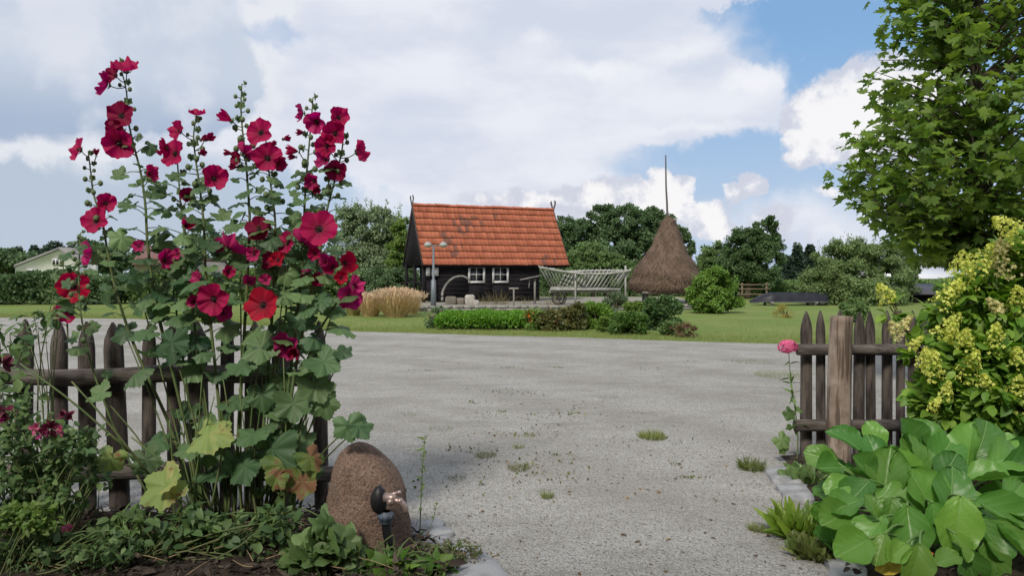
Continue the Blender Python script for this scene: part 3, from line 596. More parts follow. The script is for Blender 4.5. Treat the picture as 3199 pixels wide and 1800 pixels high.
# upturned punt
D_ = 37.; n_ = 26; ts = np.linspace(0, 1, n_); V = []
for t_ in ts:
    u = 1885+(2080-1885)*t_; hw = .55*min(1, (t_/.22)**.8 if t_ < .22 else 1, ((1-t_)/.05)**.5 if t_ > .95 else 1)+.02; ht = .1+.33*min(1, t_/.28)-(.06 if t_ > .85 else 0); bz = .18 if t_ > .1 else .14
    x = (u-CX)/F*D_; V.append([(x, D_-hw, bz), (x, D_-hw*.9, bz+ht*.8), (x, D_-hw*.75, bz+ht), (x, D_, bz+ht*1.03), (x, D_+hw*.75, bz+ht), (x, D_+hw*.9, bz+ht*.8), (x, D_+hw, bz)])
m_boat = M('tarred_boat', (.008, .009, .016), .5, (.016, .018, .028), 3); bo = empty('upturned_punt', (V[13][0][0], D_, 0), 'long black upturned punt lying on trestles at the lawn edge', 'boat')
g = MB(); g.grid(np.array(V)); g.build('hull', m_boat, bo)
g = MB(); [bar(g, V[i][0], V[i+1][0], .03, 5) for i in range(0, n_-1)]; g.build('gunwale', M('boat_trim', (.09, .09, .11), .6), bo)
for i in (6, 20):
    g = MB(); x = V[i][0][0]; g.box((x, D_, .14), (.12, 1.3, .08)); g.box((x, D_-.5, .05), (.1, .1, .1)); g.box((x, D_+.5, .05), (.1, .1, .1)); g.build('trestle', m_grey, bo)
# rail fence far right of bush
fe = empty('rail_fence', (P(1880, 690, 44)[0], 44, 0), 'pale wooden rail fence under the dense tree by the punt', 'fence')
for i in range(2):
    g = MB(); x = P(1866, 690, 44)[0]+i*1.4; g.box((x, 44, .5), (.09, .09, 1.0)); g.build('post', M('tan_wood', (.17, .13, .09), .8), fe)
for zz in (.35, .65, .9):
    g = MB(); bar(g, (P(1866, 690, 44)[0]-.2, 43.93, zz), (P(1866, 690, 44)[0]+1.6, 43.93, zz), .035); g.build('rail', MC['tan_wood'], fe)

# ------------------------------------------------------------------ haystack
D_ = 35.; hx = (1677-CX)/F*D_; hs = empty('haystack', (hx, D_, PZ), 'brown conical haystack on a stilted platform with a tall centre pole', 'haystack')
pr = [(545, 5), (556, 17), (575, 24), (600, 34), (630, 48), (655, 63), (672, 75), (690, 86), (705, 91), (720, 90), (730, 85), (736, 70)]
zs = [P(0, v, D_)[2] for v, _ in pr]; rr = [r/F*D_ for _, r in pr]; pz = spline(np.array([(z, r, 0) for z, r in zip(zs, rr)]), 60)
ths = np.arange(64)*2*PI/64; V = np.zeros((60, 64, 3))
def hdis(t_, z): return 1+.018*math.sin(z*9+2*math.cos(t_))+.07*mnoise.noise(Vector((math.cos(t_)*1.5, math.sin(t_)*1.5, z*1.2)))+.035*mnoise.noise(Vector((math.cos(t_)*5, math.sin(t_)*5, z*5)))
for i, (z, r, _) in enumerate(pz):
    for j, t_ in enumerate(ths): q = hdis(t_, z)*max(r, .02); V[i, j] = (hx+q*math.cos(t_)+.04*(z-2), D_+q*math.sin(t_), z)
m_hay = M('hay', (.085, .058, .043), .95, (.14, .098, .072), 3, isl=None, bump=1, bsc=25, stretch=(1, 1, .35))
m_str = M('hay_straws', (.06, .042, .032), .9, isl=(.20, .14, .10))
g = MB(); g.grid(V, True); g.build('hay', m_hay, hs, smooth=True)
n = 15000; zi = rng.choice(60, n, p=pz[:, 1].clip(.05)/pz[:, 1].clip(.05).sum()); a = rng.random(n)*2*PI; z = pz[zi, 0]+rng.normal(size=n)*.03; r = pz[zi, 1]*(1+rng.normal(size=n)*.02)
r = r*np.array([hdis(t_, z_) for t_, z_ in zip(a, z)]); od = np.stack([np.cos(a), np.sin(a), 0*a], -1)
p = np.stack([hx+r*np.cos(a)+.04*(z-2), D_+r*np.sin(a), z], -1); ax = od*.1+rng.normal(size=(n, 3))*.38+np.array((0, 0, -.9))
g = MB(); g.scat([blade(.05, .1), blade(.06, -.2)], p, ax, od, rng.uniform(.10, .24, n)*np.where(z < zs[-1]+.25, .5, 1))
o = g.build('straws', m_str, hs)
g = MB(); g.tube(spline([(hx, D_, PZ), P(1678, 545, D_), P(1675, 470, D_), P(1674, 390, D_)], 12), np.linspace(.06, .028, 12), 8); g.build('centre_pole', M('dark_pole', (.10, .09, .08), .85), hs)
for a in range(6):
    g = MB(); t_ = a*PI/3+.45; x, y = hx+1.15*math.cos(t_), D_+1.15*math.sin(t_); g.tube([(x, y, PZ), (x, y, zs[-1]+.1)], .075, 7); g.build('leg', m_grey, hs)
g = MB()
for i in range(8): bar(g, (hx-1.3, D_-1.1+i*.32, zs[-1]+.02), (hx+1.3, D_-1.1+i*.32, zs[-1]+.02), .05)
g.build('platform', m_grey, hs)

# ------------------------------------------------------------------ ladder wagon
D_ = 33.; m_pole = M('silver_pole', (.26, .26, .24), .85, (.38, .38, .36), 4)
wg = empty('ladder_wagon', (P(1470, 690, D_)[0], D_, PZ), 'old grey hay wagon with slatted ladder sides between barn and haystack', 'wagon')
def ladder(parent, t0, t1, b0_, b1_, nr, sag, Dt, Db, name='ladder_side'):
    g = MB(); tp_ = []; bt = []
    for i in range(nr):
        f = i/(nr-1); vt = t0[1]+(t1[1]-t0[1])*f+sag*4*f*(1-f); vb = b0_[1]+(b1_[1]-b0_[1])*f
        tp_.append(P(t0[0]+(t1[0]-t0[0])*f, vt, Dt)); bt.append(P(b0_[0]+(b1_[0]-b0_[0])*f, vb, Db))
    g.tube(tp_, .05, 6); g.tube(bt, .055, 6)
    for a, b in zip(tp_, bt): bar(g, a-(b-a)*.08, b, .028, 5)
    return g.build(name, m_pole, parent)
ladder(wg, (1357, 672), (1478, 690), (1386, 724), (1470, 724), 14, 2, 32.3, 32.9)
ladder(wg, (1425, 684), (1572, 682), (1400, 728), (1540, 728), 15, -2, 33.8, 33.2)
ladder(wg, (1478, 688), (1585, 680), (1455, 724), (1560, 728), 12, 4, 32.4, 32.9)
g = MB(); g.box((P(1465, 690, 33)[0], 33, P(0, 728, 33)[2]), (2.8, .7, .08)); bar(g, P(1380, 734, 33), P(1560, 734, 33), .05); g.build('bed', m_pole, wg)
def wheel(parent, c, r, nrm_, name='wheel', mat=M('dark_wheel', (.05, .045, .04), .9)):
    g = MB(); c = np.array(c); n_ = nrm(np.array(nrm_, float)); x = nrm(np.cross(n_, (0, 0, 1))); y = np.cross(x, n_)
    p = [c+r*(math.cos(t)*x+math.sin(t)*y) for t in np.linspace(0, 2*PI, 25)]; g.tube(p, .03, 5, cap=False)
    for i in range(10): t = i*PI/5; bar(g, c, c+r*(math.cos(t)*x+math.sin(t)*y), .012, 5)
    g.tube([c-n_*.12, c+n_*.12], .09, 8); return g.build(name, mat, parent)
for u, dd in ((1405, 32.55), (1540, 32.55), (1405, 33.5), (1540, 33.5)): wheel(wg, (P(u, 690, 33)[0], dd, PZ+.28), .28, (0, 1, 0))
for uu, vv_ in ((1573, 668), (1447, 684)): g = MB(); bar(g, P(uu, vv_, 32.6), P(uu, 764, 32.6), .042); g.build('stake', m_pole, wg)

# ------------------------------------------------------------------ items before the barn
m_lamp = M('lamp_metal', (.16, .18, .20), .5, metal=.3)
D_ = 31.5; lp_ = empty('street_lamp', (P(1090, 690, D_)[0], D_, PZ), 'grey twin headed lamp post at the left corner of the barn', 'street lamp'); x = ORG[lp_][0]
g = MB(); zt = P(0, 618, D_)[2]; zm = P(0, 705, D_)[2]; g.tube([(x, D_, PZ-.2), (x, D_, zm), (x, D_, zm+.03), (x, D_, zt)], [.12, .10, .05, .045], 10); g.build('post', m_lamp, lp_)
g = MB(); xa, xb = P(1076, 690, D_)[0], P(1115, 690, D_)[0]; bar(g, (xa, D_, zt), (xb, D_, zt), .025); g.build('crossarm', m_lamp, lp_)
for xx in (xa, xb):
    g = MB(); pr_ = [(.0, .15), (.05, .14), (.11, .10), (.16, .03), (.17, -.02), (.13, -.06), (.0, -.10)]
    g.grid(np.array([[(xx+r*math.cos(t), D_+r*math.sin(t), zt+.02+z) for t in np.arange(14)*2*PI/14] for r, z in pr_]), True); g.build('lamp_head', M('lamp_glass', (.30, .31, .30), .4), lp_, smooth=True)
D_ = 33.2; arc = spline([P(1112, 757, D_), P(1113, 735, D_), P(1125, 712, D_), P(1145, 697, D_), P(1165, 695, D_), P(1182, 704, D_)], 16)
g = MB(); g.tube(arc, np.linspace(.06, .035, 16), 7, jit=.12); tag(g.build('driftwood_arch', m_grey, org=arc[0]), 'bent grey driftwood arch standing against the black barn wall', 'driftwood')
m_blk = M('pale_stone', (.30, .28, .24), .85, (.42, .40, .37), 5, bump=.6)
def rough(label, u, v, D, s, mat=m_blk, name='stone_block', cat='stone', group=None, z=PZ):
    g = MB(); c = P(u, v, D); c[2] = z+s[2]/2; th = np.arange(10)*2*PI/10
    V = np.array([[(c[0]+s[0]/2*rr*np.sign(math.cos(t))*abs(math.cos(t))**.5*(1+rng.normal()*.05), c[1]+s[1]/2*rr*np.sign(math.sin(t))*abs(math.sin(t))**.5*(1+rng.normal()*.05), c[2]+zz*s[2]/2) for t in th] for zz, rr in ((-1, .9), (-.6, 1), (.5, .97), (.85, .85), (1, .6), (1.02, .02))])
    g.grid(V, True); return tag(g.build(name, mat, org=(c[0], c[1], z)), label, cat, group)
rough('buff stone block left of the barn windows under the driftwood', 1134, 760, 33, (.5, .4, .35), M('buff_stone', (.17, .15, .12), .9, bump=.5)); rough('tan block standing between two paler stones by the barn', 1158, 760, 33.1, (.4, .35, .28), MC['buff_stone'])
rough('largest pale grey stone block under the left barn window', 1182, 760, 33, (.45, .4, .42)); rough('small white stone right of the largest pale block', 1197, 760, 32.8, (.28, .25, .2))
g = MB(); x = P(1292, 690, 31.2)[0]; g.tube([(x, 31.2, 0), (x, 31.2, P(0, 727, 31.2)[2])], .035, 7); bar(g, P(1280, 726, 31.2), P(1304, 726, 31.2), .045); tag(g.build('garden_tap_post', m_grey, org=(x, 31.2, 0)), 'thin grey T shaped post in front of the barn right window', 'post')
ft = empty('bird_table', (P(1345, 690, 33)[0], 33, PZ), 'tall grey post with a slanting top board near the barn right corner', 'post'); g = MB(); bar(g, P(1345, 700, 33), P(1345, 764, 33), .045); bar(g, P(1332, 702, 33), P(1330, 725, 33), .025); g.build('post', m_grey, ft)
g = MB(); a, b = P(1308, 704, 33), P(1362, 693, 33); g.box((a+b)/2, (np.linalg.norm(b-a), .4, .05), frame(b-a, (0, 0, 1))); g.build('top_board', m_grey, ft)
# stuff in the shade of the barn wall: dried plants
for (u, D_, hh, lab) in ((1225, 33.2, .45, 'dry twiggy plant below the gap between the barn windows'), (1250, 33.4, .6, 'dry twiggy plant under the right barn window'), (1270, 33, .5, 'tall brown twigs just left of the T shaped post'), (1385, 32.6, .5, 'brown twigs under the left end of the wagon'), (1320, 33.5, .4, 'low brown twigs beside the bird table post')):
    b_ = P(u, 690, D_); b_[2] = PZ; g = MB(); n = 60; g.scat(T_BW, b_+rng.normal(size=(n, 3))*np.array((.2, .1, 0)), rdir(n, 2.2), rdir(n), hh*rng.uniform(.5, 1.3, n)); tag(g.build('dry_plant', M('dry_stalk', (.12, .095, .05), .9, isl=(.22, .19, .09)), org=b_), lab, 'plant', 'dry plants along the barn')

# ------------------------------------------------------------------ garden plants in the island bed
def mound(name, label, u, vt, vb, ru, n, leaf, mat, tpl=T_RH, cat='shrub', group='shrubs in the island bed', flowers=None, stemm=STEMB, dz=.75):
    vt -= (vb-vt)*.12; n = int(n*1.3); b_ = G(u, vb); D = b_[1]+ru/F*b_[1]*.6; zt = H+(HY-vt)/F*D; r = ru/F*D; root = empty(name, (b_[0]*D/b_[1], D, 0), label, cat, group); c = ORG[root]+np.array((0, 0, zt*.42))
    p, o = clumps(c, (r, r*.8, zt*.55), n, 15, .33, .45); ok = p[:, 2] > .01; p, o = p[ok], o[ok]; m_ = len(p)
    MB().scat(tpl, p, nrm(o+rdir(m_)*.8), nrm(o*.5+rdir(m_)*.6+np.array((0, 0, .6))), leaf*rng.uniform(.6, 1.3, m_)).build('foliage', mat, root)
    g = MB()
    for i in range(7): e = c+rdir(1, .6)[0]*np.array((r, r, zt*.5))*.7; bar(g, ORG[root]+rng.normal(size=3)*np.array((.04, .04, 0)), e, .012, 4)
    g.build('stems', stemm, root)
    if flowers:
        fm, nf, fs = flowers; k_ = rng.choice(m_, nf); g = MB(); q = p[k_]; q = q[(q[:, 2] > c[2]*.9)]; g.scat(T_RH+T_OV[:2], np.repeat(q, 4, 0), rdir(4*len(q), .5), rdir(4*len(q)), fs); g.build('flowers', fm, root)
    return root
def fm(name, a, b): return M(name, a, .6, isl=b, trans=.25)
f_red = fm('petal_orange', (.45, .07, .02), (.5, .18, .03)); f_pnk = fm('petal_dustypink', (.28, .09, .10), (.42, .2, .2)); f_pl = fm('petal_pale', (.5, .4, .4), (.6, .5, .5))
# clipped low hedge
b_ = G(1205, 832); hx0, hx1 = G(1092, 831)[0], G(1335, 836)[0]; root = empty('low_hedge', ((hx0+hx1)/2, 21.3, 0), 'low bright green clipped hedge in front of the stone retaining wall', 'hedge')
n = 30000; x = rng.uniform(hx0, hx1, n); yy = rng.uniform(-1, 1, n); dpt = .85; zt = .46*(1-np.abs(yy)**4*.35)*(1-.25*np.clip((np.abs(x-(hx0+hx1)/2)/((hx1-hx0)/2)), 0, 1)**6); z = zt*rng.random(n)**.35*(1+.06*np.sin(x*6))
p = np.stack([x, 21.4+yy*dpt+.08*np.sin(x*3), z], -1); g = MB(); g.scat(T_RH, p, rdir(n, .8), rdir(n, 1), .06*rng.uniform(.7, 1.4, n)); g.build('foliage', leafm('leaf_box_bright', (.07, .20, .02), (.17, .34, .04), .3), root)
g = MB()
for i in range(14): xx = hx0+(i+.5)*(hx1-hx0)/14; g.tube([(xx, 21.4, 0), (xx, 21.4, .3)], .015, 4)
g.build('stems', STEMB, root)
mound('perennial_clump', 'mixed reddish tipped perennials right of the low hedge', 1385, 778, 833, 50, 5000, .09, leafm('leaf_mixed', (.06, .10, .03), (.2, .17, .06), .25), T_LN+T_RH, flowers=(f_pnk, 90, .07))
mound('lily_clump', 'orange red daylilies at the right end of the low hedge', 1340, 785, 832, 22, 900, .14, L_yel, T_LN, flowers=(f_red, 60, .10))
mound('perennial_clump', 'grassy olive perennials left of the rounded green shrub', 1440, 772, 832, 36, 3500, .09, leafm('leaf_olive', (.07, .10, .03), (.18, .17, .06), .25), T_LN+T_RH, flowers=(f_pnk, 50, .06))
mound('round_shrub', 'bright green rounded shrub left of centre in the island bed', 1500, 765, 828, 45, 8000, .07, leafm('leaf_fresh', (.09, .19, .03), (.18, .30, .05), .3))
mound('feathery_shrub', 'grey green feathery shrub standing tallest behind the rounded ones', 1543, 735, 815, 30, 5000, .10, L_gry, T_LN)
mound('round_shrub', 'light lime shrub between feathery shrub and dark leafy shrub', 1598, 765, 825, 28, 4000, .08, L_yel)
mound('round_shrub', 'tall dark glossy rounded shrub at the right of the island bed', 1660, 750, 832, 46, 10000, .075, leafm('leaf_glossy', (.05, .11, .04), (.12, .20, .07), .2, rough=.35))
mound('box_mound', 'low dark clipped box mound at the front of the island bed', 1578, 792, 843, 46, 8000, .055, leafm('leaf_box', (.045, .11, .022), (.11, .20, .04), .25))
mound('small_shrub', 'small yellow green shrub left of the dark box mound', 1518, 803, 836, 22, 2200, .06, L_yel)
mound('flower_clump', 'dusty pink flowering clump below the dark glossy shrub', 1682, 812, 845, 24, 1500, .07, L_mid, flowers=(f_pnk, 60, .06))
mound('flower_clump', 'sparse reddish clump at the far right end of the island bed', 1722, 820, 850, 26, 900, .07, leafm('leaf_redd', (.08, .08, .03), (.2, .12, .06), .2), T_LN, flowers=(f_pnk, 20, .05))
mound('yellow_clump', 'small straw yellow plant alone on the lawn right of the bush', 1975, 775, 800, 26, 700, .14, leafm('leaf_straw', (.25, .22, .05), (.35, .3, .08), .3), T_BL, cat='plant')
rt = mound('rose_standard', 'spindly dark stemmed rose with pale blossoms left of the low hedge', 1092, 775, 826, 30, 500, .07, L_dark, cat='rose', flowers=(f_pl, 30, .06))
# ornamental grasses
for (u, vb, ht, rp, n, lab, mt) in ((990, 800, .92, 58, 2600, 'largest straw coloured ornamental grass tuft left of the barn', 0), (925, 798, .75, 40, 1500, 'smaller straw grass tuft left of the largest tuft', 0), (882, 796, .6, 30, 900, 'green tinged grass tuft nearest the hollyhocks', 1), (1030, 792, .8, 30, 900, 'narrow straw grass tuft touching the barn side', 0)):
    b_ = G(u, vb); b_[1] += .5; root = empty('ornamental_grass', b_, lab, 'ornamental grass', 'ornamental grass tufts'); r = rp/F*b_[1]
    a = rng.random(n)*2*PI; q = rng.random(n)**.6*r*.45; pp = b_+np.stack([q*np.cos(a), q*np.sin(a), 0*a], -1); ax = np.stack([np.cos(a)*.75*q/r*1.6, np.sin(a)*.75*q/r*1.6, np.ones(n)], -1)+rng.normal(size=(n, 3))*.12
    g = MB(); g.scat([blade(.014, .35), blade(.012, .6), blade(.013, -.3)], pp, ax, -np.stack([np.cos(a), np.sin(a), -.2+0*a], -1), ht*rng.uniform(.6, 1.15, n)); g.build('blades', M('straw%d' % mt, (.40, .29, .13) if mt == 0 else (.2, .22, .07), .8, isl=(.60, .47, .27) if mt == 0 else (.42, .36, .15), trans=.2), root)
    k_ = n//3; kk = rng.choice(n, k_); tip = pp[kk]+nrm(ax[kk])*ht*rng.uniform(.85, 1.1, (k_, 1)); g = MB(); g.scat([fold([(x*.22, y) for x, y in OV], 0, .2, .2)], tip-nrm(ax[kk])*.05, ax[kk]+rng.normal(size=(k_, 3))*.25, rdir(k_), .17); g.build('plumes', M('plume', (.50, .36, .24), .9, isl=(.68, .54, .38), trans=.2), root)

# ------------------------------------------------------------------ grass as stuff: lawn verge + weeds
L_gra = leafm('grass_blades', (.12, .18, .04), (.26, .27, .09), .3)
n = 45000; x = rng.uniform(-22, 22, n); y = edge_y(x)+np.abs(rng.normal(size=n))*1.4-.12+rng.normal(size=n)*.05
g = MB(); g.scat(T_BL, np.stack([x, y, 0*x], -1), rdir(n, 1.8), rdir(n), rng.uniform(.04, .10, n)); n = 60000; x = rng.uniform(-20, 24, n); y = edge_y(x)+rng.random(n)**1.3*9; ok = ~((x > -7) & (x < 9.5) & (y > 30)); x, y = x[ok], y[ok]; n = len(x); g.scat(T_BL, np.stack([x, y, 0*x], -1), rdir(n, 1.4), rdir(n), rng.uniform(.03, .08, n))
tag(g.build('verge_grass', L_gra), 'short uneven grass along the gravel edge', 'grass', kind='stuff')
def tuft(label, u, v, rpx, n, ht, name='weed_tuft', mat=None, tpl=T_BL, cat='weed', sp=1.2, group='weeds growing in the gravel'):
    b_ = G(u, v, .004); r = rpx/F*b_[1]; a = rng.random(n)*2*PI; q = rng.random(n)**.5*r; g = MB()
    pp = b_+np.stack([q*np.cos(a), q*np.sin(a)*1.3, 0*a], -1); g.scat(tpl, pp, np.stack([np.cos(a)*.8, np.sin(a)*.8, sp+0*a], -1)+rng.normal(size=(n, 3))*.4, rdir(n, .5), ht*rng.uniform(.5, 1.2, n))
    return tag(g.build(name, mat or L_gra, org=b_), label, cat, group)
L_wee = leafm('weed_leaf', (.07, .11, .025), (.17, .19, .06), .25)
L_mos = leafm('moss', (.08, .11, .03), (.17, .18, .05), .1)
tuft('largest grass tuft in the middle of the gravel yard', 1640, 1102, 30, 420, .07); tuft('low moss patch left of the path centre', 1220, 1148, 26, 380, .03, mat=L_mos); tuft('flat yellowish moss patch below the previous patch line', 1305, 1180, 28, 480, .03, mat=L_mos)
tuft('small tuft alone in the middle foreground gravel', 1376, 1252, 13, 130, .05); tuft('tiny tuft nearest the boulder side in the gravel', 1303, 1127, 12, 80, .04); tuft('tiny two leaved tuft above the moss patches', 1330, 1098, 14, 60, .04); tuft('small tuft right foreground near the broad leaved plant', 1903, 1335, 18, 200, .05)
tuft('faint flat weed patch left in the gravel', 1150, 1205, 24, 160, .025, mat=L_mos); tuft('thin weeds in the left gravel near the hollyhocks', 1110, 1080, 30, 120, .03, mat=L_wee); tuft('thin long weed strip across the left gravel', 1220, 1052, 60, 260, .03, mat=L_wee); tuft('small weed in the upper left gravel', 1030, 1045, 18, 60, .03, mat=L_wee)
tuft('tiny weed between yard centre and verge', 1438, 1040, 12, 60, .035); tuft('green strip of grass far right on the gravel by the phlox', 1960, 945, 60, 900, .04); tuft('thin grass line beyond the phlox', 1900, 912, 50, 300, .035, mat=L_wee); tuft('dark small weed patch in the centre distance', 1530, 1002, 26, 120, .03, mat=L_wee); tuft('brownish weed tuft left of the stone slabs on the right', 1890, 1180, 28, 300, .09, mat=L_wee); tuft('pale small weed in gravel left of the right slabs', 1700, 1170, 14, 70, .03, mat=L_wee)
# loose pebbles and leaf bits
n = 2600; y = rng.uniform(3.4, 15, n)**1.0; x = rng.uniform(-.9, .9, n)*y*.67; ok = (x > -.7) & (x < 2.2); x, y = x[ok], y[ok]; n = len(x)
oc_ = np.array([(0, 0, 1), (1, 0, 0), (0, 1, 0), (-1, 0, 0), (0, -1, 0), (0, 0, -1)], float)*np.array((1, .8, .5)); of = np.array([(0, 1, 2), (0, 2, 3), (0, 3, 4), (0, 4, 1), (5, 2, 1), (5, 3, 2), (5, 4, 3), (5, 1, 4)])
g = MB(); g.scat([(oc_, of)], np.stack([x, y, .007+0*x], -1), rdir(n)*np.array((1, 1, .1)), (0, 0, 1), rng.uniform(.004, .011, n)); tag(g.build('loose_pebbles', M('pebbles', (.12, .11, .09), .9, isl=(.45, .43, .38))), 'loose pebbles strewn over the gravel', 'pebbles', kind='stuff')
g = MB(); n = 160; y = rng.uniform(3.8, 9, n); x = rng.uniform(-.35, 1.8, n); g.scat(T_OV, np.stack([x, y, .01+0*x], -1), rdir(n)*np.array((1, 1, .05)), rdir(n, 3), rng.uniform(.015, .04, n)); tag(g.build('leaf_litter', M('dead_leaf', (.10, .055, .03), .9, isl=(.22, .15, .07))), 'small brown leaf bits on the gravel', 'leaf litter', kind='stuff')

# ------------------------------------------------------------------ stone slabs
m_slab = M('granite', (.22, .22, .225), .7, (.34, .345, .35), 9, bump=.5, bsc=20)
def slabst(label, pts, th=.035, zz=.004):
    p = np.array([G(u, v) for u, v in pts]); c = p.mean(0); g = MB(); n = len(p); q = np.vstack([np.linspace(p[i], p[(i+1) % n], 5)[:-1] for i in range(n)]); q += rng.normal(size=q.shape)*np.array((.008, .008, 0)); m_ = len(q)
    V = np.array([q*np.array((1, 1, 0))+np.array((0, 0, z_)) if s_ == 1 else (c+(q-c)*s_)*np.array((1, 1, 0))+np.array((0, 0, z_)) for s_, z_ in ((1, zz-.004), (1, th-.006), (.97, th), (.5, th+.001), (.01, th+.002))]); V[2:, :, 2] += rng.normal(size=(3, m_))*.0012
    g.grid(V, True); return tag(g.build('stone_slab', m_slab, org=c), label, 'stone slab', 'granite edging slabs')
slabst('blue grey granite slab right beside the boulder foot', [(1035, 1325), (1110, 1322), (1140, 1352), (1080, 1368), (1036, 1360)])
slabst('large granite slab at the bottom edge left of the path', [(1110, 1385), (1205, 1392), (1285, 1470), (1120, 1490)])
slabst('granite slab under weeds between the boulder and the bottom slab', [(1045, 1368), (1130, 1362), (1150, 1385), (1060, 1400)])
slabst('pale granite slab on the right path edge, farthest', [(1925, 1188), (2000, 1182), (2020, 1225), (1945, 1228)]); slabst('pale flat slab just below the farthest right slab', [(1950, 1232), (2022, 1229), (2052, 1270), (1975, 1276)])
slabst('dark granite slab mostly hidden by the broad leaves', [(2025, 1278), (2080, 1276), (2110, 1305), (2050, 1310)]); slabst('dark grey slab at the bottom below the broad leaves', [(2080, 1425), (2170, 1420), (2190, 1480), (2090, 1480)])

# ------------------------------------------------------------------ picket fences
def wood(n_, a, b, s=(3, 3, .5)): return M(n_, a, .85, b, 8, bump=.7, bsc=30, stretch=s)
m_pk = wood('picket_wood', (.040, .032, .029), (.12, .10, .088)); m_rl = wood('rail_wood', (.06, .05, .045), (.15, .13, .115), (.4, 3, 3)); m_ps = wood('post_wood', (.20, .155, .115), (.38, .31, .24))
def picket(x, y, w_, zt, parent, z0=0.02, lean=0):
    """half-round stake with a pointed top; flat side away from the camera"""
    n_ = 9; th = np.linspace(PI, 2*PI, n_); g = MB(); rows = []
    hs_ = [z0, zt*.3, zt*.6, zt-.17, zt-.11, zt-.05, zt-.015, zt]; ws = [1, 1.02, .99, 1, .86, .52, .22, .03]
    for z, q in zip(hs_, ws):
        j = 1+rng.normal()*.015; rows.append([(x+w_/2*q*j*math.cos(t)+lean*z, y+w_*.38*max(q, .3)*math.sin(t), z) for t in th]+[(x+w_/2*q*j*.97+lean*z, y+.012, z), (x-w_/2*q*j*.97+lean*z, y+.012, z)])
    g.grid(np.array(rows), True); return g.build('picket', m_pk, parent)
D_ = 4.8; lf = empty('picket_fence', (P(430, 690, D_)[0], D_, 0), 'weathered dark picket fence behind the hollyhocks left of the opening', 'fence')
for u, wd in ((-120, 40), (-40, 42), (42, 44), (135, 43), (208, 42), (290, 50), (362, 34), (428, 32), (493, 50), (560, 34), (630, 48), (703, 54), (803, 36)):
    picket(P(u, 690, D_)[0], D_+.06, wd/F*D_, P(0, 808+rng.normal()*2, D_)[2], lf, lean=rng.normal()*.014)
for v, r, u1 in ((945, .052, 828), (1188, .05, 848)):
    g = MB(); pt = np.array([P(u, v+(6*math.sin(u*.01)), D_-.055) for u in np.linspace(-200, u1, 22)]); g.tube(pt, r*(1+.05*np.sin(np.arange(22)*1.7)), 14, jit=.015); g.build('rail', m_rl, lf, smooth=True)
def DR(u): return 6.16+max(0, u-2200)*.0016
rf_ = empty('picket_fence', (P(2150, 690, 6.2)[0], 6.2, 0), 'short weathered picket fence right of the opening behind the hydrangea', 'fence')
for u, wd in ((2033, 31), (2071, 24), (2118, 30), (2166, 29), (2198, 25), (2238, 27), (2272, 22), (2303, 24), (2335, 23), (2366, 22), (2400, 22), (2436, 22), (2470, 22), (2510, 22), (2550, 22), (2590, 22)):
    D = DR(u); picket(P(u, 690, D)[0], D+.05, wd/F*D*.95, P(0, 782+rng.normal()*1.5, D)[2], rf_, lean=rng.normal()*.004)
for v, r, u0 in ((880, .045, 2005), (1071, .047, 1998)):
    g = MB(); pt = np.array([P(u, v, DR(u)-.045) for u in np.linspace(u0, 2700, 20)]); g.tube(pt, r*(1+.04*np.sin(np.arange(20)*1.3)), 14, jit=.015); g.build('rail', m_rl, rf_, smooth=True)
g = MB(); D = 5.98; zt = P(0, 796, D)[2]; hh = np.linspace(-.05, zt, 30); rows = []
for z in hh:
    f = 1.08-.16*z/zt; rows.append([(P(2108, 690, D)[0]+.088*f*(1+.12*mnoise.noise(Vector((math.cos(t)*2.2, math.sin(t)*2.2, z*1.2)))+.05*mnoise.noise(Vector((math.cos(t)*7, math.sin(t)*7, z*2))))*math.cos(t)+.03*(z/zt)**2, D+.085*f*math.sin(t), z) for t in np.arange(28)*2*PI/28])
rows.append([(P(2108, 690, D)[0]+.03+.001*math.cos(t), D+.001*math.sin(t), zt+.006) for t in np.arange(28)*2*PI/28])
def post_hook(t, c, oc, b):
    st = t.vm('MULTIPLY', oc, (26, 26, 1.6)); n1 = t.noise(st, 1, 5, .6); c = t.mix(t.m('MULTIPLY', t.sm(n1, .48, .58), .85), c, (.075, .052, .04))
    c = t.mix(t.m('MULTIPLY', t.sm(t.noise(oc, 6, 3), .6, .7), .5), c, (.10, .06, .04)); bp = t.n('Bump'); bp.inputs['Strength'].default_value = .8; bp.inputs['Distance'].default_value = .01; t.lk(n1, bp.inputs['Height']); t.lk(bp.outputs[0], b.inputs['Normal']); return c
g.grid(np.array(rows), True); g.build('post', M('split_post', (.19, .145, .115), .85, (.33, .275, .225), 4, hook=post_hook, stretch=None), rf_, smooth=True)

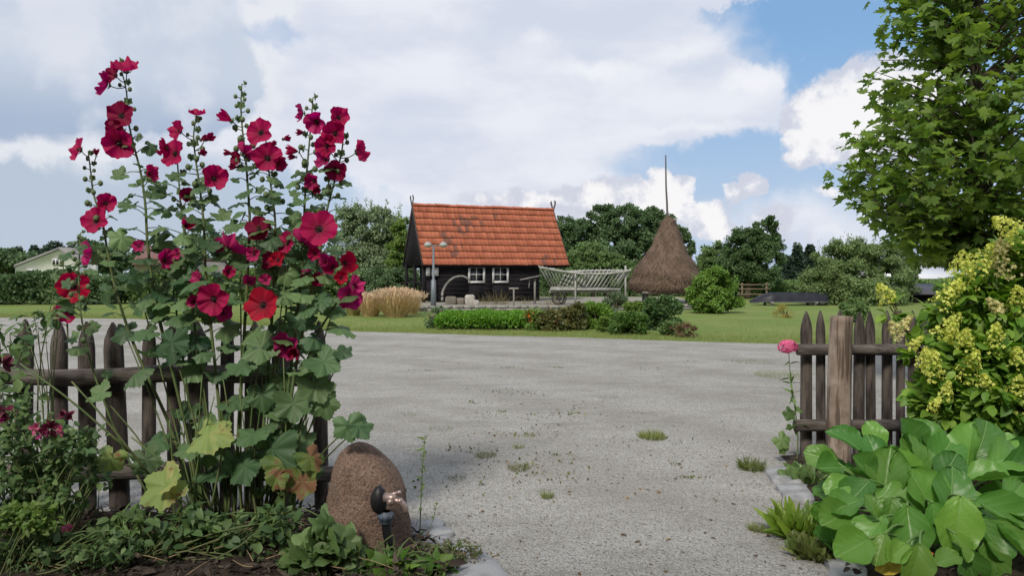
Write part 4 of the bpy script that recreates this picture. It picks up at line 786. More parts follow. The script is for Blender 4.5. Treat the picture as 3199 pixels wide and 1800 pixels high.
# ------------------------------------------------------------------ boulder + tap
D_ = 4.1; prof = [(1440, 812, 1034), (1400, 812, 1036), (1350, 810, 1034), (1300, 813, 1030), (1250, 821, 1022), (1210, 832, 1008), (1175, 843, 988), (1148, 853, 964), (1130, 866, 944), (1119, 880, 928), (1113, 897, 912)]
sp = spline(np.array(prof, float), 44); V = []
for v, ul, ur in sp:
    c, r = (ul+ur)/2, (ur-ul)/2/F*D_; x0 = P(c, v, D_); row = []
    for t_ in np.arange(64)*2*PI/64:
        q = 1+.09*mnoise.noise(Vector((math.cos(t_)*1.8, math.sin(t_)*1.8, x0[2]*5)))+.02*mnoise.noise(Vector((math.cos(t_)*9, math.sin(t_)*9, x0[2]*25)))
        row.append((x0[0]+r*q*math.cos(t_), D_+r*.85*q*math.sin(t_), x0[2]))
    V.append(row)
def rock_hook(t, c, oc, b):
    vo = t.n('TexVoronoi'); vo.inputs['Scale'].default_value = 130; t.lk(oc, vo.inputs['Vector']); sp_ = t.n('SeparateXYZ'); t.lk(vo.outputs['Color'], sp_.inputs[0])
    c = t.mix(t.m('MULTIPLY', t.sm(sp_.outputs[0], .2, 1), .5), c, (.34, .24, .18)); c = t.mix(t.m('MULTIPLY', t.sm(sp_.outputs[1], .7, .95), .6), c, (.06, .04, .035)); return t.mix(t.m('MULTIPLY', t.sm(t.noise(oc, 5, 5), .5, .7), .5), c, (.12, .10, .085))
g = MB(); g.grid(np.array(V), True); g.add([V[-1][i] for i in range(64)], [np.array([list(range(64))])])
tag(g.build('boulder', M('rock', (.125, .08, .06), .88, (.21, .14, .105), 7, bump=1.0, bsc=45, hook=rock_hook), org=(P(922, 690, D_)[0], D_, 0), smooth=True), 'upright reddish brown boulder at the end of the left fence', 'boulder')
D_ = 3.83; tp_ = empty('garden_tap', (P(975, 690, D_)[0], D_, 0), 'old outdoor water tap on a black standpipe in front of the boulder', 'tap')
m_blkp = M('black_plastic', (.012, .012, .014), .45); m_cpl = M('grey_blue_coupler', (.09, .115, .155), .5); m_brs = M('dull_metal', (.42, .33, .30), .4, (.3, .22, .2), 20, metal=.6)
g = MB(); g.tube(spline([P(983, 1425, D_), P(980, 1380, D_), P(972, 1330, D_), P(971, 1300, D_)], 10), .024, 12); g.build('standpipe', m_blkp, tp_, smooth=True)
g = MB(); a = P(970, 1318, D_); ring = [(.026, 0), (.032, .004), (.032, .022), (.038, .026), (.038, .05), (.030, .054), (.026, .062)]
g.grid(np.array([[(a[0]+r*math.cos(t), D_+r*math.sin(t), a[2]+z) for t in np.arange(20)*2*PI/20] for r, z in ring]), True)
for i in range(10): t = i*PI/5; g.box((a[0]+.038*math.cos(t), D_+.038*math.sin(t), a[2]+.038), (.008, .006, .022), rz(t))
g.build('coupler', m_cpl, tp_)
g = MB(); c = P(953, 1262, D_-.01); V = []
for ph in np.linspace(0, PI, 12): V.append([(c[0]+.044*math.sin(ph)*math.cos(t)-(.0), c[1]+.04*math.sin(ph)*math.sin(t), c[2]+(.062*math.cos(ph) if ph > 1.2 else .062*math.cos(ph)+.018*(1-ph/1.2))) for t in np.arange(16)*2*PI/16])
g.grid(np.array(V), True); g.build('valve_body', m_blkp, tp_, smooth=True)
g = MB(); g.tube([P(968, 1252, D_-.02), P(985, 1254, D_-.03), P(996, 1256, D_-.04)], [.026, .024, .022], 12); g.ball(P(982, 1264, D_-.05), .02, 8, 12); g.ball(P(1006, 1262, D_-.045), .018, 8, 12)
g.tube(spline([P(990, 1258, D_-.04), P(1006, 1264, D_-.045), P(1018, 1276, D_-.045), P(1020, 1292, D_-.045)], 8), [.014, .016, .017, .017, .016, .016, .015, .015], 10); g.build('spout', m_brs, tp_, smooth=True)
g = MB(); bar(g, P(978, 1246, D_-.03), P(1004, 1240, D_-.03), .009); g.ball(P(1004, 1240, D_-.03), .012); g.build('lever', m_brs, tp_)

# ------------------------------------------------------------------ hollyhocks
def flower_tpl(seed, cup, ruf=.05):
    r_ = random.Random(seed); sg = 60; th = np.arange(sg)*2*PI/sg; fr = np.linspace(.06, 1, 9)[:, None]; p0 = r_.random()*6
    R = 1-.13*np.abs(np.sin(2.5*th+p0))**4+.02*np.sin(17*th+p0)+.03*np.sin(3*th+p0*2); r = R[None]*fr
    z = cup*fr**1.6+ruf*fr**2*(np.sin(5*th+p0)+.6*np.sin(8*th+2*p0)+.4*np.sin(13*th))+.03*np.sin(2.5*th+p0)**8*fr
    return np.stack([r*np.cos(th), r*np.sin(th), z*np.ones_like(r)], -1)
def pet_hook(t, c, oc, b):
    lp = attr(t); s_ = t.n('SeparateXYZ'); t.lk(lp, s_.inputs[0]); r = t.m('SQRT', t.m('ADD', t.m('POWER', t.m('ABSOLUTE', s_.outputs[0]), 2.), t.m('POWER', t.m('ABSOLUTE', s_.outputs[1]), 2.)))
    th = t.m('ARCTAN2', s_.outputs[0], s_.outputs[1]); st = t.m('SINE', t.m('MULTIPLY', th, 45)); c = t.mix(t.m('MULTIPLY', t.sm(st, .2, 1), .25), c, (.20, .004, .03))
    c = t.mix(t.m('MULTIPLY', t.sm(r, .75, .3), .55), c, (.16, .002, .02)); return t.mix(t.sm(r, .27, .16), c, (.03, .004, .015))
def petm(n_, a): return M(n_, a, .55, hook=pet_hook, trans=.35, spec=.2, bump=.2, bsc=60)
PM = {'c': petm('petal_crimson', (.42, .010, .080)), 'p': petm('petal_pink', (.52, .035, .16)), 'r': petm('petal_red', (.42, .009, .028)), 'd': petm('petal_dark', (.22, .005, .04)), 'm': petm('petal_magenta', (.36, .02, .12))}
m_cen = M('stamen', (.10, .09, .02), .8, (.03, .01, .01), 60, bump=.5); m_cal = M('calyx', (.10, .15, .055), .7)
FT = {}; 
def fdata(kind, cupk):
    key = (kind, cupk)
    if key not in FT:
        FT[key] = []
        for sd_ in range(3):
            V = flower_tpl(sd_*7+hash(cupk) % 5, {'o': .30, 'h': .55, 't': 1.3}[cupk], .11 if cupk == 'o' else .16)
            if cupk == 't': V[..., :2] *= .62
            mb = MB(); mb.grid(V, True, lp=V/np.array((.62, .62, 1)) if cupk == 't' else V); FT[key].append(mb.mesh('flower', PM[kind], (0, 0, 0), True))
    return FT[key][rng.integers(3)]
cm_ = MB(); cm_.ball((0, 0, .14), (.07, .07, .14), 6, 8, .1); CEN = cm_.mesh('stamen_column', m_cen, (0, 0, 0), True)
cm_ = MB(); cm_.ball((0, 0, -.13), (.15, .15, .10), 5, 8); 
for i in range(6): cm_.scat(T_OV[:1], [(0, 0, -.12)], (math.cos(i*PI/3), math.sin(i*PI/3), .16), (0, 0, -1), .40)
CAL = cm_.mesh('calyx', m_cal, (0, 0, 0), True)
DIRS = {'f': (0, -1, .12), 'l': (-.55, -.8, .15), 'r': (.55, -.8, .15), 'L': (-.9, -.42, .1), 'R': (.9, -.42, .1), 'u': (.2, -.45, .85), 'b': (.3, .8, .45), 'w': (-.3, -.8, -.3), 'd': (.15, -.8, -.5), 'B': (.6, .35, .7)}
def flower(parent, u, v, rpx, dr, kind='c', cup='o', D=4.4):
    c = P(u, v, D); d = nrm(np.array(DIRS[dr])+rng.normal(size=3)*.12); s_ = rpx*1.05/F*D
    dv_ = Vector(d); q = dv_.to_track_quat('Z', 'Y'); q = q @ __import__('mathutils').Quaternion((0, 0, 1), rng.random()*6)
    fl = bpy.data.objects.new('flower', fdata(kind, cup)); fl.parent = parent; fl.location = tuple(c-ORG[parent]); fl.rotation_mode = 'QUATERNION'; fl.rotation_quaternion = q; fl.scale = (s_, s_, s_); C.objects.link(fl)
    for nm_, me in (('stamen_column', CEN), ('calyx', CAL)):
        o = bpy.data.objects.new(nm_, me); C.objects.link(o); o.parent = fl
    return c-d*s_*.05
def vp(pts, n, D0, D1):
    p = spline(np.array([(u, v, 0) for u, v in pts], float), n); Ds = np.linspace(D0, D1, n); return np.array([P(a, b, d) for (a, b, _), d in zip(p, Ds)]), p
def hollyhock(label, path, D0, D1, flowers, buds=(0, .35, 20), leafv=(440, 1250), dens=30, szk=1.0, tr=.011):
    pts, vv = vp(path, 60, D0, D1); base = pts[-1].copy(); root = empty('hollyhock', (base[0], base[1], 0), label, 'hollyhock', 'tall red hollyhocks along the fence')
    pts = np.vstack([pts, [(base[0], base[1], .02)]]); st = MB(); st.tube(pts, np.linspace(.0035, tr, len(pts)), 7); lf_ = MB(); bd = MB()
    # buds on the upper stem
    a0, a1, nb_ = buds
    for i in range(nb_):
        f = a0+(a1-a0)*(i+.5)/nb_; k_ = int(f*58); an = i*2.4; r = .007+.008*min(1, f*3.2)+rng.random()*.003; o = np.array((math.cos(an), math.sin(an), .35))*(.012+r*1.2+.02*min(1, f*3))
        c = pts[k_]+o; bd = MB(); bd.ball(c, (r, r, r*1.15), 6, 8); bd.build('bud', M('bud_green', (.09, .14, .06), .7, (.14, .19, .09), 40), root, smooth=True); bar(st, pts[k_], c, .0025, 4)
        if i % 3 == 0: lf_.scat(T_MS, [c-o*.2], nrm(o+np.array((0, 0, -.3)))[None], (0, 0, 1), .028*szk, lp=True)
    # leaves with petioles
    v = leafv[0]; i = rng.integers(9)
    while v < leafv[1]:
        k_ = int(np.argmin(abs(vv[:, 1]-v))); f = np.clip((v-300)/800., 0, 1); r = (.034+.066*f**.8)*rng.uniform(.6, 1.3)*szk; an = i*2.4+rng.normal()*.3; pl = r*rng.uniform(.8, 1.7)+.015
        d = nrm(np.array((math.cos(an), math.sin(an)*.8-.12, .25+.3*rng.normal()*.6))); e = pts[k_]+d*pl; st.tube(spline([pts[k_], pts[k_]+d*pl*.5+np.array((0, 0, .012)), e], 5), [.0035, .003, .0025, .0025, .0022], 5)
        ax = nrm(d*np.array((1, 1, 0))+np.array((0, 0, -.45+.35*rng.normal()))); nm = nrm(np.array((0, -.55, 1))+rng.normal(size=3)*.35+d*.35)
        lf_.scat(T_ML if r > .055 else T_MS, [e-ax*r*.0], ax[None], nm[None], r, lp=True); v += dens*rng.uniform(.5, 1.3)*(.52 if v < 780 else (1.4 if v < 930 else 3.2)); i += 1
    for fl in flowers:
        u_, v_ = fl[0], fl[1]; Df = fl[6] if len(fl) > 6 else None; k_ = int(np.argmin((vv[:, 1]-v_-12)**2*.6+(vv[:, 0]-u_)**2)); D = pts[k_][1]-.05 if Df is None else Df
        c = flower(root, u_, v_, fl[2], fl[3], fl[4] if len(fl) > 4 else 'c', fl[5] if len(fl) > 5 else 'o', D); kk = min(k_+1, 59)
        st.tube(spline([pts[kk], (pts[kk]+c)/2+np.array((0, .01, -.01)), c], 5), .003, 5)
    st.build('stem', STEM, root, smooth=True); lf_.build('leaves', L_hol, root, smooth=True); return root
hollyhock('tallest hollyhock, crimson flowers stacked against the dark cloud', [(300, 155), (318, 230), (322, 300), (338, 370), (355, 440), (366, 520), (372, 620), (395, 780), (440, 960), (478, 1130), (500, 1290)], 4.5, 4.45,
          [(318, 178, 32, 'u', 'c', 'h'), (272, 214, 30, 'L', 'm', 'h'), (306, 291, 34, 'f', 'd'), (292, 325, 26, 'w', 'd'), (300, 360, 38, 'd', 'c'), (374, 437, 22, 'R', 'c', 'h'), (412, 655, 26, 'R', 'p', 'h'), (290, 190, 22, 'l', 'd', 'h')], (0, .3, 14), (350, 1230), 24)
hollyhock('leftmost hollyhock behind the bed with single flower at its tip', [(222, 380), (228, 430), (236, 490), (258, 560), (272, 640), (300, 760), (350, 900), (430, 1080), (490, 1290)], 4.55, 4.5,
          [(200, 377, 30, 'l', 'c'), (243, 556, 34, 'f', 'c'), (265, 512, 24, 'r', 'c', 'h'), (232, 635, 30, 'L', 'p', 'h'), (242, 392, 12, 'u', 'd', 't')], (.02, .4, 16), (560, 1200), 36, .8)
hollyhock('hollyhock between the tallest one and the centre, flowers facing left', [(495, 285), (487, 340), (492, 400), (502, 470), (512, 560), (517, 680), (528, 800), (545, 960), (560, 1140), (570, 1300)], 4.4, 4.4,
          [(495, 290, 20, 'u', 'c', 'h'), (452, 330, 24, 'l', 'c', 'h'), (516, 350, 18, 'R', 'd', 't'), (537, 450, 32, 'r', 'c', 'h'), (502, 385, 14, 'r', 'd', 't'), (538, 752, 40, 'f', 'c', 'o', 4.25), (560, 786, 24, 'r', 'm', 'h'), (575, 682, 16, 'r', 'c', 'h'), (500, 700, 18, 'l', 'p', 'h')], (.03, .4, 18), (430, 1260), 26)
hollyhock('hollyhock with ruffled crimson flowers just left of the pair at centre', [(440, 340), (448, 430), (455, 520), (470, 640), (485, 780), (505, 960), (530, 1140), (545, 1300)], 4.52, 4.45,
          [(442, 387, 36, 'l', 'c'), (418, 372, 22, 'L', 'c', 'h'), (473, 490, 18, 'f', 'd', 'h'), (466, 567, 26, 'r', 'c', 't'), (447, 640, 14, 'f', 'p', 'h')], (.05, .3, 8), (460, 1230), 26)
hollyhock('hollyhock with a bare bud spike rising at the centre of the clump', [(608, 212), (606, 270), (610, 330), (618, 400), (623, 470), (628, 560), (622, 700), (612, 880), (600, 1080), (590, 1300)], 4.45, 4.4,
          [(582, 303, 24, 'l', 'c', 't'), (657, 334, 35, 'f', 'c'), (612, 388, 28, 'B', 'p', 'h'), (584, 386, 14, 'L', 'd', 't'), (600, 400, 20, 'l', 'd', 'h'), (575, 627, 38, 'B', 'p', 'h', 4.3), (625, 712, 18, 'u', 'p', 'h'), (560, 618, 20, 'l', 'm', 'h')], (0, .4, 22), (430, 1260), 26)
hollyhock('hollyhock right of the bud spike with two open flowers at the top', [(668, 345), (675, 420), (684, 490), (692, 560), (690, 680), (680, 860), (664, 1060), (650, 1300)], 4.42, 4.38,
          [(673, 398, 37, 'f', 'c'), (698, 412, 20, 'R', 'd', 'h'), (652, 578, 32, 'f', 'd'), (685, 656, 24, 'l', 'd', 'h'), (662, 768, 42, 'f', 'r', 'o', 4.15), (682, 362, 10, 'R', 'd', 't')], (.1, .4, 10), (440, 1260), 27)
hollyhock('hollyhock with bud tip above the crowded flowers on the right', [(787, 245), (783, 300), (776, 380), (770, 450), (765, 540), (762, 650), (745, 820), (722, 1000), (705, 1160), (695, 1300)], 4.42, 4.35,
          [(763, 284, 22, 'L', 'm', 'h'), (797, 305, 28, 'w', 'p', 'h'), (750, 381, 20, 'L', 'c', 't'), (790, 455, 22, 'w', 'p', 'h'), (800, 468, 16, 'd', 'd', 't'), (724, 612, 28, 'l', 'c'), (760, 613, 36, 'B', 'p', 'h', 4.25), (803, 705, 18, 'f', 'c', 'h'), (775, 690, 16, 'l', 'p', 'h')], (0, .42, 22), (440, 1260), 27)
hollyhock('hollyhock at the right edge of the clump with one huge open flower', [(858, 290), (862, 360), (848, 430), (832, 490), (822, 530), (806, 620), (782, 740), (752, 880), (728, 1040), (712, 1300)], 4.38, 4.3,
          [(851, 296, 25, 'r', 'c', 'h'), (843, 336, 30, 'f', 'c', 'h'), (822, 368, 27, 'f', 'c', 'h'), (822, 402, 27, 'l', 'm', 'h'), (845, 426, 28, 'd', 'd'), (898, 383, 28, 'R', 'c', 'h'), (802, 577, 46, 'f', 'c', 'o', 4.15), (838, 672, 24, 'l', 'c', 'h'), (866, 662, 28, 'R', 'r', 'h')], (.02, .4, 18), (440, 1240), 30)
hollyhock('short leaning hollyhock stem reaching right over the gravel', [(890, 700), (868, 730), (835, 780), (800, 840), (765, 930), (735, 1050), (715, 1180), (705, 1310)], 4.3, 4.3,
          [(877, 748, 33, 'r', 'm'), (890, 720, 24, 'R', 'p', 'h'), (728, 863, 36, 'w', 'm', 'h'), (745, 872, 26, 'd', 'd', 't')], (.0, .3, 8), (760, 1260), 30)
hollyhock('slim hollyhock beyond the fence at the left with scarlet flowers', [(158, 650), (160, 700), (165, 760), (170, 830), (168, 900), (170, 1100)], 5.0, 5.0,
          [(184, 720, 38, 'r', 'r'), (163, 780, 28, 'd', 'c', 'h')], (0, .5, 14), (660, 960), 40, .6, .007)
hollyhock('thin budding hollyhock left of the tallest with no open flowers', [(203, 585), (200, 640), (198, 700), (205, 800), (240, 950), (320, 1150), (400, 1290)], 4.7, 4.5, [], (0, .6, 24), (620, 1000), 40, .6, .007)
hollyhock('leafy flowerless hollyhock shoot low behind the middle pickets', [(690, 640), (720, 760), (700, 900), (690, 1050), (680, 1300)], 4.5, 4.5, [(720, 600, 16, 'l', 'c', 'h')], (0, .2, 6), (660, 960), 22, 1.1)
hollyhock('bushy low hollyhock shoot between tallest and centre stalks', [(420, 640), (440, 760), (460, 900), (480, 1050), (510, 1300)], 4.55, 4.5, [], (0, .2, 6), (650, 900), 22, 1.05)
for nm_, lst in (('hollyhock.002', ((505, 352, 14, 'R', 'd', 't', 4.36), (488, 760, 16, 'f', 'p', 'h', 4.3))), ('hollyhock.004', ((640, 640, 18, 'f', 'p', 'h', 4.3), (596, 420, 13, 'l', 'd', 't', 4.4))), ('hollyhock.005', ((700, 655, 20, 'f', 'r', 'h', 4.3), (712, 350, 13, 'R', 'd', 't', 4.4), (668, 705, 15, 'f', 'p', 'h', 4.28))), ('hollyhock.006', ((765, 333, 13, 'L', 'd', 't', 4.4), (745, 395, 13, 'L', 'd', 't', 4.4), (792, 640, 17, 'f', 'c', 'h', 4.3))), ('hollyhock.007', ((858, 700, 17, 'f', 'r', 'h', 4.25), (822, 655, 18, 'l', 'p', 'h', 4.25))), ('hollyhock', ((350, 620, 15, 'f', 'p', 'h', 4.4),))):
    for f_ in lst: flower(bpy.data.objects[nm_], *f_)
# large basal leaves, placed one by one
def placed(root, lst, mat, name='leaves', tp=(-.2, -.5, -.8), nm=(0, -.6, .8), bx=600, bv=1300):
    g = MB(); st = MB(); base = P(bx, bv, 4.4)
    for (u, v, r, D, an) in lst:
        c = P(u, v, D); s_ = r*.88/F*D; a = math.radians(an); ax = nrm(np.array((math.cos(a), -.25, math.sin(a)))); n_ = nrm(np.array(nm)+rng.normal(size=3)*.22)
        g.scat(T_ML, [c-ax*s_*.35], ax[None], n_[None], s_, lp=True); b_ = np.array((base[0]+(c[0]-base[0])*.35, 4.4, .1)); st.tube(spline([b_, (b_+c)/2+np.array((0, 0, .08)), c-ax*s_*.33], 8), np.linspace(.006, .0035, 8), 5)
    st.build('petioles', STEM, root, smooth=True); return g.build(name, mat, root, smooth=True)
bl = empty('hollyhock_rosette', P(600, 690, 4.4)*np.array((1, 1, 0)), 'broad lobed hollyhock leaves spreading low at the foot of the clump', 'hollyhock', 'tall red hollyhocks along the fence')
placed(bl, [(880, 1088, 52, 3.95, -75), (912, 1085, 48, 3.97, -50), (680, 1160, 92, 4.15, -100), (600, 1190, 66, 4.2, -130), (760, 1120, 60, 4.25, -40), (430, 885, 70, 4.3, -90), (640, 885, 62, 4.25, -150), (830, 920, 62, 4.2, -30), (800, 990, 60, 4.2, -60),
            (300, 840, 46, 4.5, 200), (740, 1035, 62, 4.2, -80), (380, 770, 50, 4.45, 190), 
            (370, 1175, 56, 4.3, -70), (850, 780, 44, 4.3, -20), (870, 890, 34, 4.2, -20), (820, 1030, 50, 4.2, -70), (660, 1010, 52, 4.3, -80), (820, 1330, 60, 3.95, -110),
            (330, 700, 40, 4.5, 160), (610, 640, 34, 4.4, -40), (470, 720, 50, 4.4, -90), (720, 700, 40, 4.3, -80), (650, 560, 34, 4.4, 60), (240, 1000, 46, 4.4, 210), (800, 860, 40, 4.25, -40)], L_hol)
placed(bl, [(545, 1095, 78, 4.15, 0), (392, 1240, 80, 4.0, 215), (440, 1210, 48, 3.98, 30), (270, 1170, 48, 4.15, -110)], L_hoy, 'yellow_leaves')['label'] = 'yellowing leaves with rusty tips'
placed(bl, [(720, 1190, 70, 4.1, -60), (790, 1165, 52, 4.1, -50), (760, 1230, 56, 4.08, -90), (690, 1215, 40, 4.05, -120)], L_hob, 'brown_edged_leaves')['label'] = 'leaves with dry brown edges'

# ------------------------------------------------------------------ left bed plants
L_ros = leafm('leaf_rose', (.05, .11, .04), (.17, .26, .09), .35, 1.2)
def bushy(name, label, bl_, D, n, leaf, mat, tpl=T_OV, cat='bush', fl=None, group=None, ncl=30, stems=14, sig=.3, bz=.05, bu=None):
    u0 = bl_[0][0] if bu is None else bu; root = empty(name, (P(u0, 690, D)[0], D, bz), label, cat, group); lf_ = MB(); st = MB(); ff = MB(); tot = sum(a[2]*a[3] for a in bl_)
    for (u, v, ru, rv) in bl_:
        c = P(u, v, D); ra, rb = ru/F*D, rv/F*D; m_ = int(n*ru*rv/tot); p, o = clumps(c, (ra, min(ra, .5)*.8, rb), m_, ncl, sig, .35); ok = p[:, 2] > .04; p, o = p[ok], o[ok]; m_ = len(p)
        lf_.scat(tpl, p, nrm(o*.5+rdir(m_)*.9), nrm(o*.3+rdir(m_)*.5+np.array((0, -.4, .9))), leaf*rng.uniform(.55, 1.3, m_))
        for i in range(stems):
            e = c+rdir(1, .5)[0]*np.array((ra, ra*.6, rb))*.9; st.tube(spline([ORG[root]+rng.normal(size=3)*np.array((.06, .06, 0)), (ORG[root]+e)/2+rng.normal(size=3)*.06, e], 7), np.linspace(.006, .002, 7), 5)
    lf_.build('leaves', mat, root); st.build('stems', STEM, root)
    if fl:
        for (u, v, r, m_) in fl:
            c = P(u, v, D-.12); ff = MB(); k_ = 16; d = rdir(k_, .2)-np.array((0, .3, 0)); ff.scat(T_OV, c+d*r/F*D*.2, d, rdir(k_), r/F*D*1.1); ff.build('flower', m_, root)
    return root
f_mg = fm('petal_mauve', (.30, .03, .14), (.42, .09, .22)); f_dk = fm('petal_wine', (.07, .012, .02), (.16, .02, .05)); f_pk = fm('petal_rosepink', (.50, .09, .20), (.6, .2, .3))
bushy('rose_bush', 'leafy rose bush with wine and pink blooms at the left bottom', [(70, 1130, 110, 80), (200, 1120, 80, 60), (40, 1230, 100, 80), (180, 1215, 90, 55), (20, 1060, 50, 50)], 3.95, 1700, .042, L_ros, fl=[(18, 1035, 20, f_dk), (12, 1055, 12, f_mg), (92, 1078, 14, f_pk), (125, 1080, 20, f_dk), (155, 1083, 12, f_pk), (108, 1095, 14, f_mg), (165, 1045, 18, f_dk), (170, 1330, 12, f_pk), (130, 1415, 9, f_pk), (5, 915, 22, f_dk)], cat='rose bush', bu=140)
bushy('tall_weed', 'tall loose weed with narrow leaves leaning over the left pickets', [(50, 850, 80, 60), (120, 770, 40, 50), (40, 980, 80, 60)], 4.35, 190, .075, L_ros, T_LN+T_OV[:2], 'weed', stems=4, bu=110)
bushy('meadow_weed', 'leafy weeds filling the bed under the left fence rail', [(90, 1375, 110, 36), (260, 1375, 100, 34), (60, 1430, 140, 28), (230, 1430, 110, 22)], 3.75, 800, .045, L_ros, T_OV+T_LN, cat='weed', stems=22)
bushy('nettle_clump', 'fresh green taller weeds between the rose bush and the yellow leaf', [(330, 1320, 50, 50), (250, 1370, 60, 40)], 3.9, 240, .06, L_mid, T_OV+T_LN, 'weed', stems=12)
bushy('oregano_clump', 'light green small leaved clump at the far left bottom corner', [(20, 1310, 50, 40), (90, 1300, 50, 40)], 3.7, 500, .035, L_yel, T_OV, 'plant', stems=12)
bushy('strawberry_patch', 'dark low leafy patch at the foot of the hollyhocks', [(400, 1390, 90, 36), (560, 1355, 80, 40), (640, 1395, 80, 38), (470, 1320, 60, 32), (690, 1320, 50, 40)], 3.95, 820, .06, L_ros, cat='plant', stems=14)
bushy('dock_plant', 'light green leafy weed against the left foot of the boulder', [(835, 1375, 42, 60), (790, 1410, 60, 40)], 3.75, 300, .09, L_hol if False else L_mid, T_OV+T_MS, 'weed', stems=12)
bushy('dandelion_clump', 'bright green toothed leaves at the bottom below the tap', [(1010, 1435, 60, 18), (1085, 1435, 50, 16), (925, 1430, 40, 16)], 3.75, 200, .09, leafm('leaf_dandelion', (.06, .15, .02), (.14, .25, .04), .35), T_LN+T_OV[:2], 'weed', stems=10)
bushy('creeping_weed', 'low reddish green creeper on the slabs right of the boulder', [(1150, 1385, 50, 14), (1210, 1410, 40, 14), (1070, 1395, 50, 18)], 3.95, 500, .022, leafm('leaf_creep', (.06, .09, .03), (.16, .12, .06), .2), cat='weed', stems=5, bz=.01)
st_ = empty('hollyhock_shoots', P(720, 690, 4.35)*np.array((1, 1, 0)), 'bundle of thin pale green stems rising at the foot of the clump', 'stems'); g = MB()
for i in range(26):
    u0, u1 = rng.uniform(440, 760), 0; u1 = u0+rng.uniform(-60, 60); D = rng.uniform(4.2, 4.6); g.tube(spline([P(u0, 1360, D)*np.array((1, 1, 0))+np.array((0, 0, .03)), P((u0+u1)/2+rng.normal()*12, 1180, D), P(u1, rng.uniform(900, 1080), D)], 8), np.linspace(.008, .003, 8), 6)
for (a, b, c) in (((50, 915), (180, 1010), (330, 1140)), ((330, 1100), (430, 1180), (520, 1260)), ((180, 960), (260, 1050), (380, 1200))): g.tube(spline([P(*a, 4.1), P(*b, 4.1), P(*c, 4.2)], 8), np.linspace(.004, .007, 8), 6)
g.build('stems', STEM, st_, smooth=True)
# mulch & litter on the bed
n = 9000; x = rng.uniform(-3.2, -.3, n); y = rng.uniform(3.2, 4.7, n); ok = np.array([a < LX(b)-.02 for a, b in zip(x, y)]); x, y = x[ok], y[ok]; n = len(x)
g = MB(); g.scat(T_LN+T_BW+T_LN, np.stack([x, y, .07+.03*rng.random(n)], -1), rdir(n)*np.array((1, 1, .25)), rdir(n, 1.5), rng.uniform(.015, .06, n)*np.where(rng.random(n) < .12, 2.5, 1)); tag(g.build('mulch', M('mulch', (.03, .022, .017), .95, isl=(.15, .12, .09), ipow=2.2)), 'straw, bark bits and dead leaves on the left bed', 'mulch', kind='stuff')
n = 1800; x = rng.uniform(1.6, 4, n); y = rng.uniform(3.2, 6.1, n); ok = np.array([a > RX(b)+.02 for a, b in zip(x, y)]); x, y = x[ok], y[ok]; n = len(x)
g = MB(); g.scat(T_LN+T_BW+T_OV, np.stack([x, y, .07+.03*rng.random(n)], -1), rdir(n)*np.array((1, 1, .25)), rdir(n, 1.5), rng.uniform(.015, .05, n)); tag(g.build('mulch', MC['mulch']), 'bark bits and dead leaves on the right bed', 'mulch', kind='stuff')
# thin seeding weed right of the boulder
b_ = G(1058, 1365); D = b_[1]; root = empty('seeding_weed', b_, 'thin tall seeding weed standing just right of the boulder', 'weed'); g = MB(); s1 = vp([(1068, 1105), (1062, 1180), (1058, 1280), (1055, 1365)], 20, D, D)[0]; g.tube(s1, np.linspace(.0015, .004, 20), 5); s2 = vp([(1098, 1270), (1085, 1320), (1066, 1365)], 10, D, D)[0]; g.tube(s2, .0018, 5); g.build('stem', STEM, root)
g = MB(); g.scat(T_LN, np.repeat(s1[:12], 6, 0)+rng.normal(size=(72, 3))*.004, rdir(72, .9), rdir(72), .022); g.scat(T_LN, s1[::2]+0, rdir(10, .4), rdir(10), .05); g.scat(T_OV, np.repeat(s2[:4], 3, 0), rdir(12, .5), rdir(12), .014); g.build('leaves', L_yel, root)

# ------------------------------------------------------------------ right side: phlox, hydrangea, broad-leaved plant, maple
b_ = G(2006, 1175); D = 6.1; root = empty('phlox', (P(2004, 690, D)[0], D, 0), 'single pink phlox standing by the end of the right fence', 'phlox'); g = MB(); s1 = vp([(1983, 880), (1988, 950), (1998, 1020), (2006, 1090), (2004, 1165)], 24, D, D)[0]; g.tube(s1, np.linspace(.003, .006, 24), 6)
g.build('stem', STEM, root); c = P(1981, 872, D); n = 60; d = rdir(n, .3); g = MB(); pc = c+d*np.array((.075, .06, .05)); pent = MB()
for i in range(5): a = i*2*PI/5; pent.scat([fold([(x*1.4, y) for x, y in OV], 0, 0, .1)], [(0, 0, 0)], (math.cos(a), math.sin(a), .1), (0, 0, 1), 1.)
PT = (np.concatenate(pent.V), np.concatenate(pent.F)); tx = nrm(np.cross(d, rdir(n))); g.scat([PT], pc, tx, nrm(d+np.array((0, -.4, 0))), .022); g.build('flower', fm('petal_phlox', (.60, .06, .20), (.70, .20, .36)), root)
g = MB(); k_ = rng.integers(2, 12, 16); g.scat(T_LN, s1[k_], rdir(16, .1), rdir(16, .8), .085); g.scat(T_MS+T_ML, [P(1985, 1040, D-.05), P(1966, 1108, D-.05), P(1990, 1075, D-.03), P(1972, 1130, D-.05), P(2010, 1030, D)], rdir(5, -1), (0, -.8, .6), [.07, .085, .05, .06, .04]); g.scat(T_LN, s1[[13, 13, 15, 16, 18]], rdir(5, .1), rdir(5, .8), .11); g.build('leaves', L_mid, root)
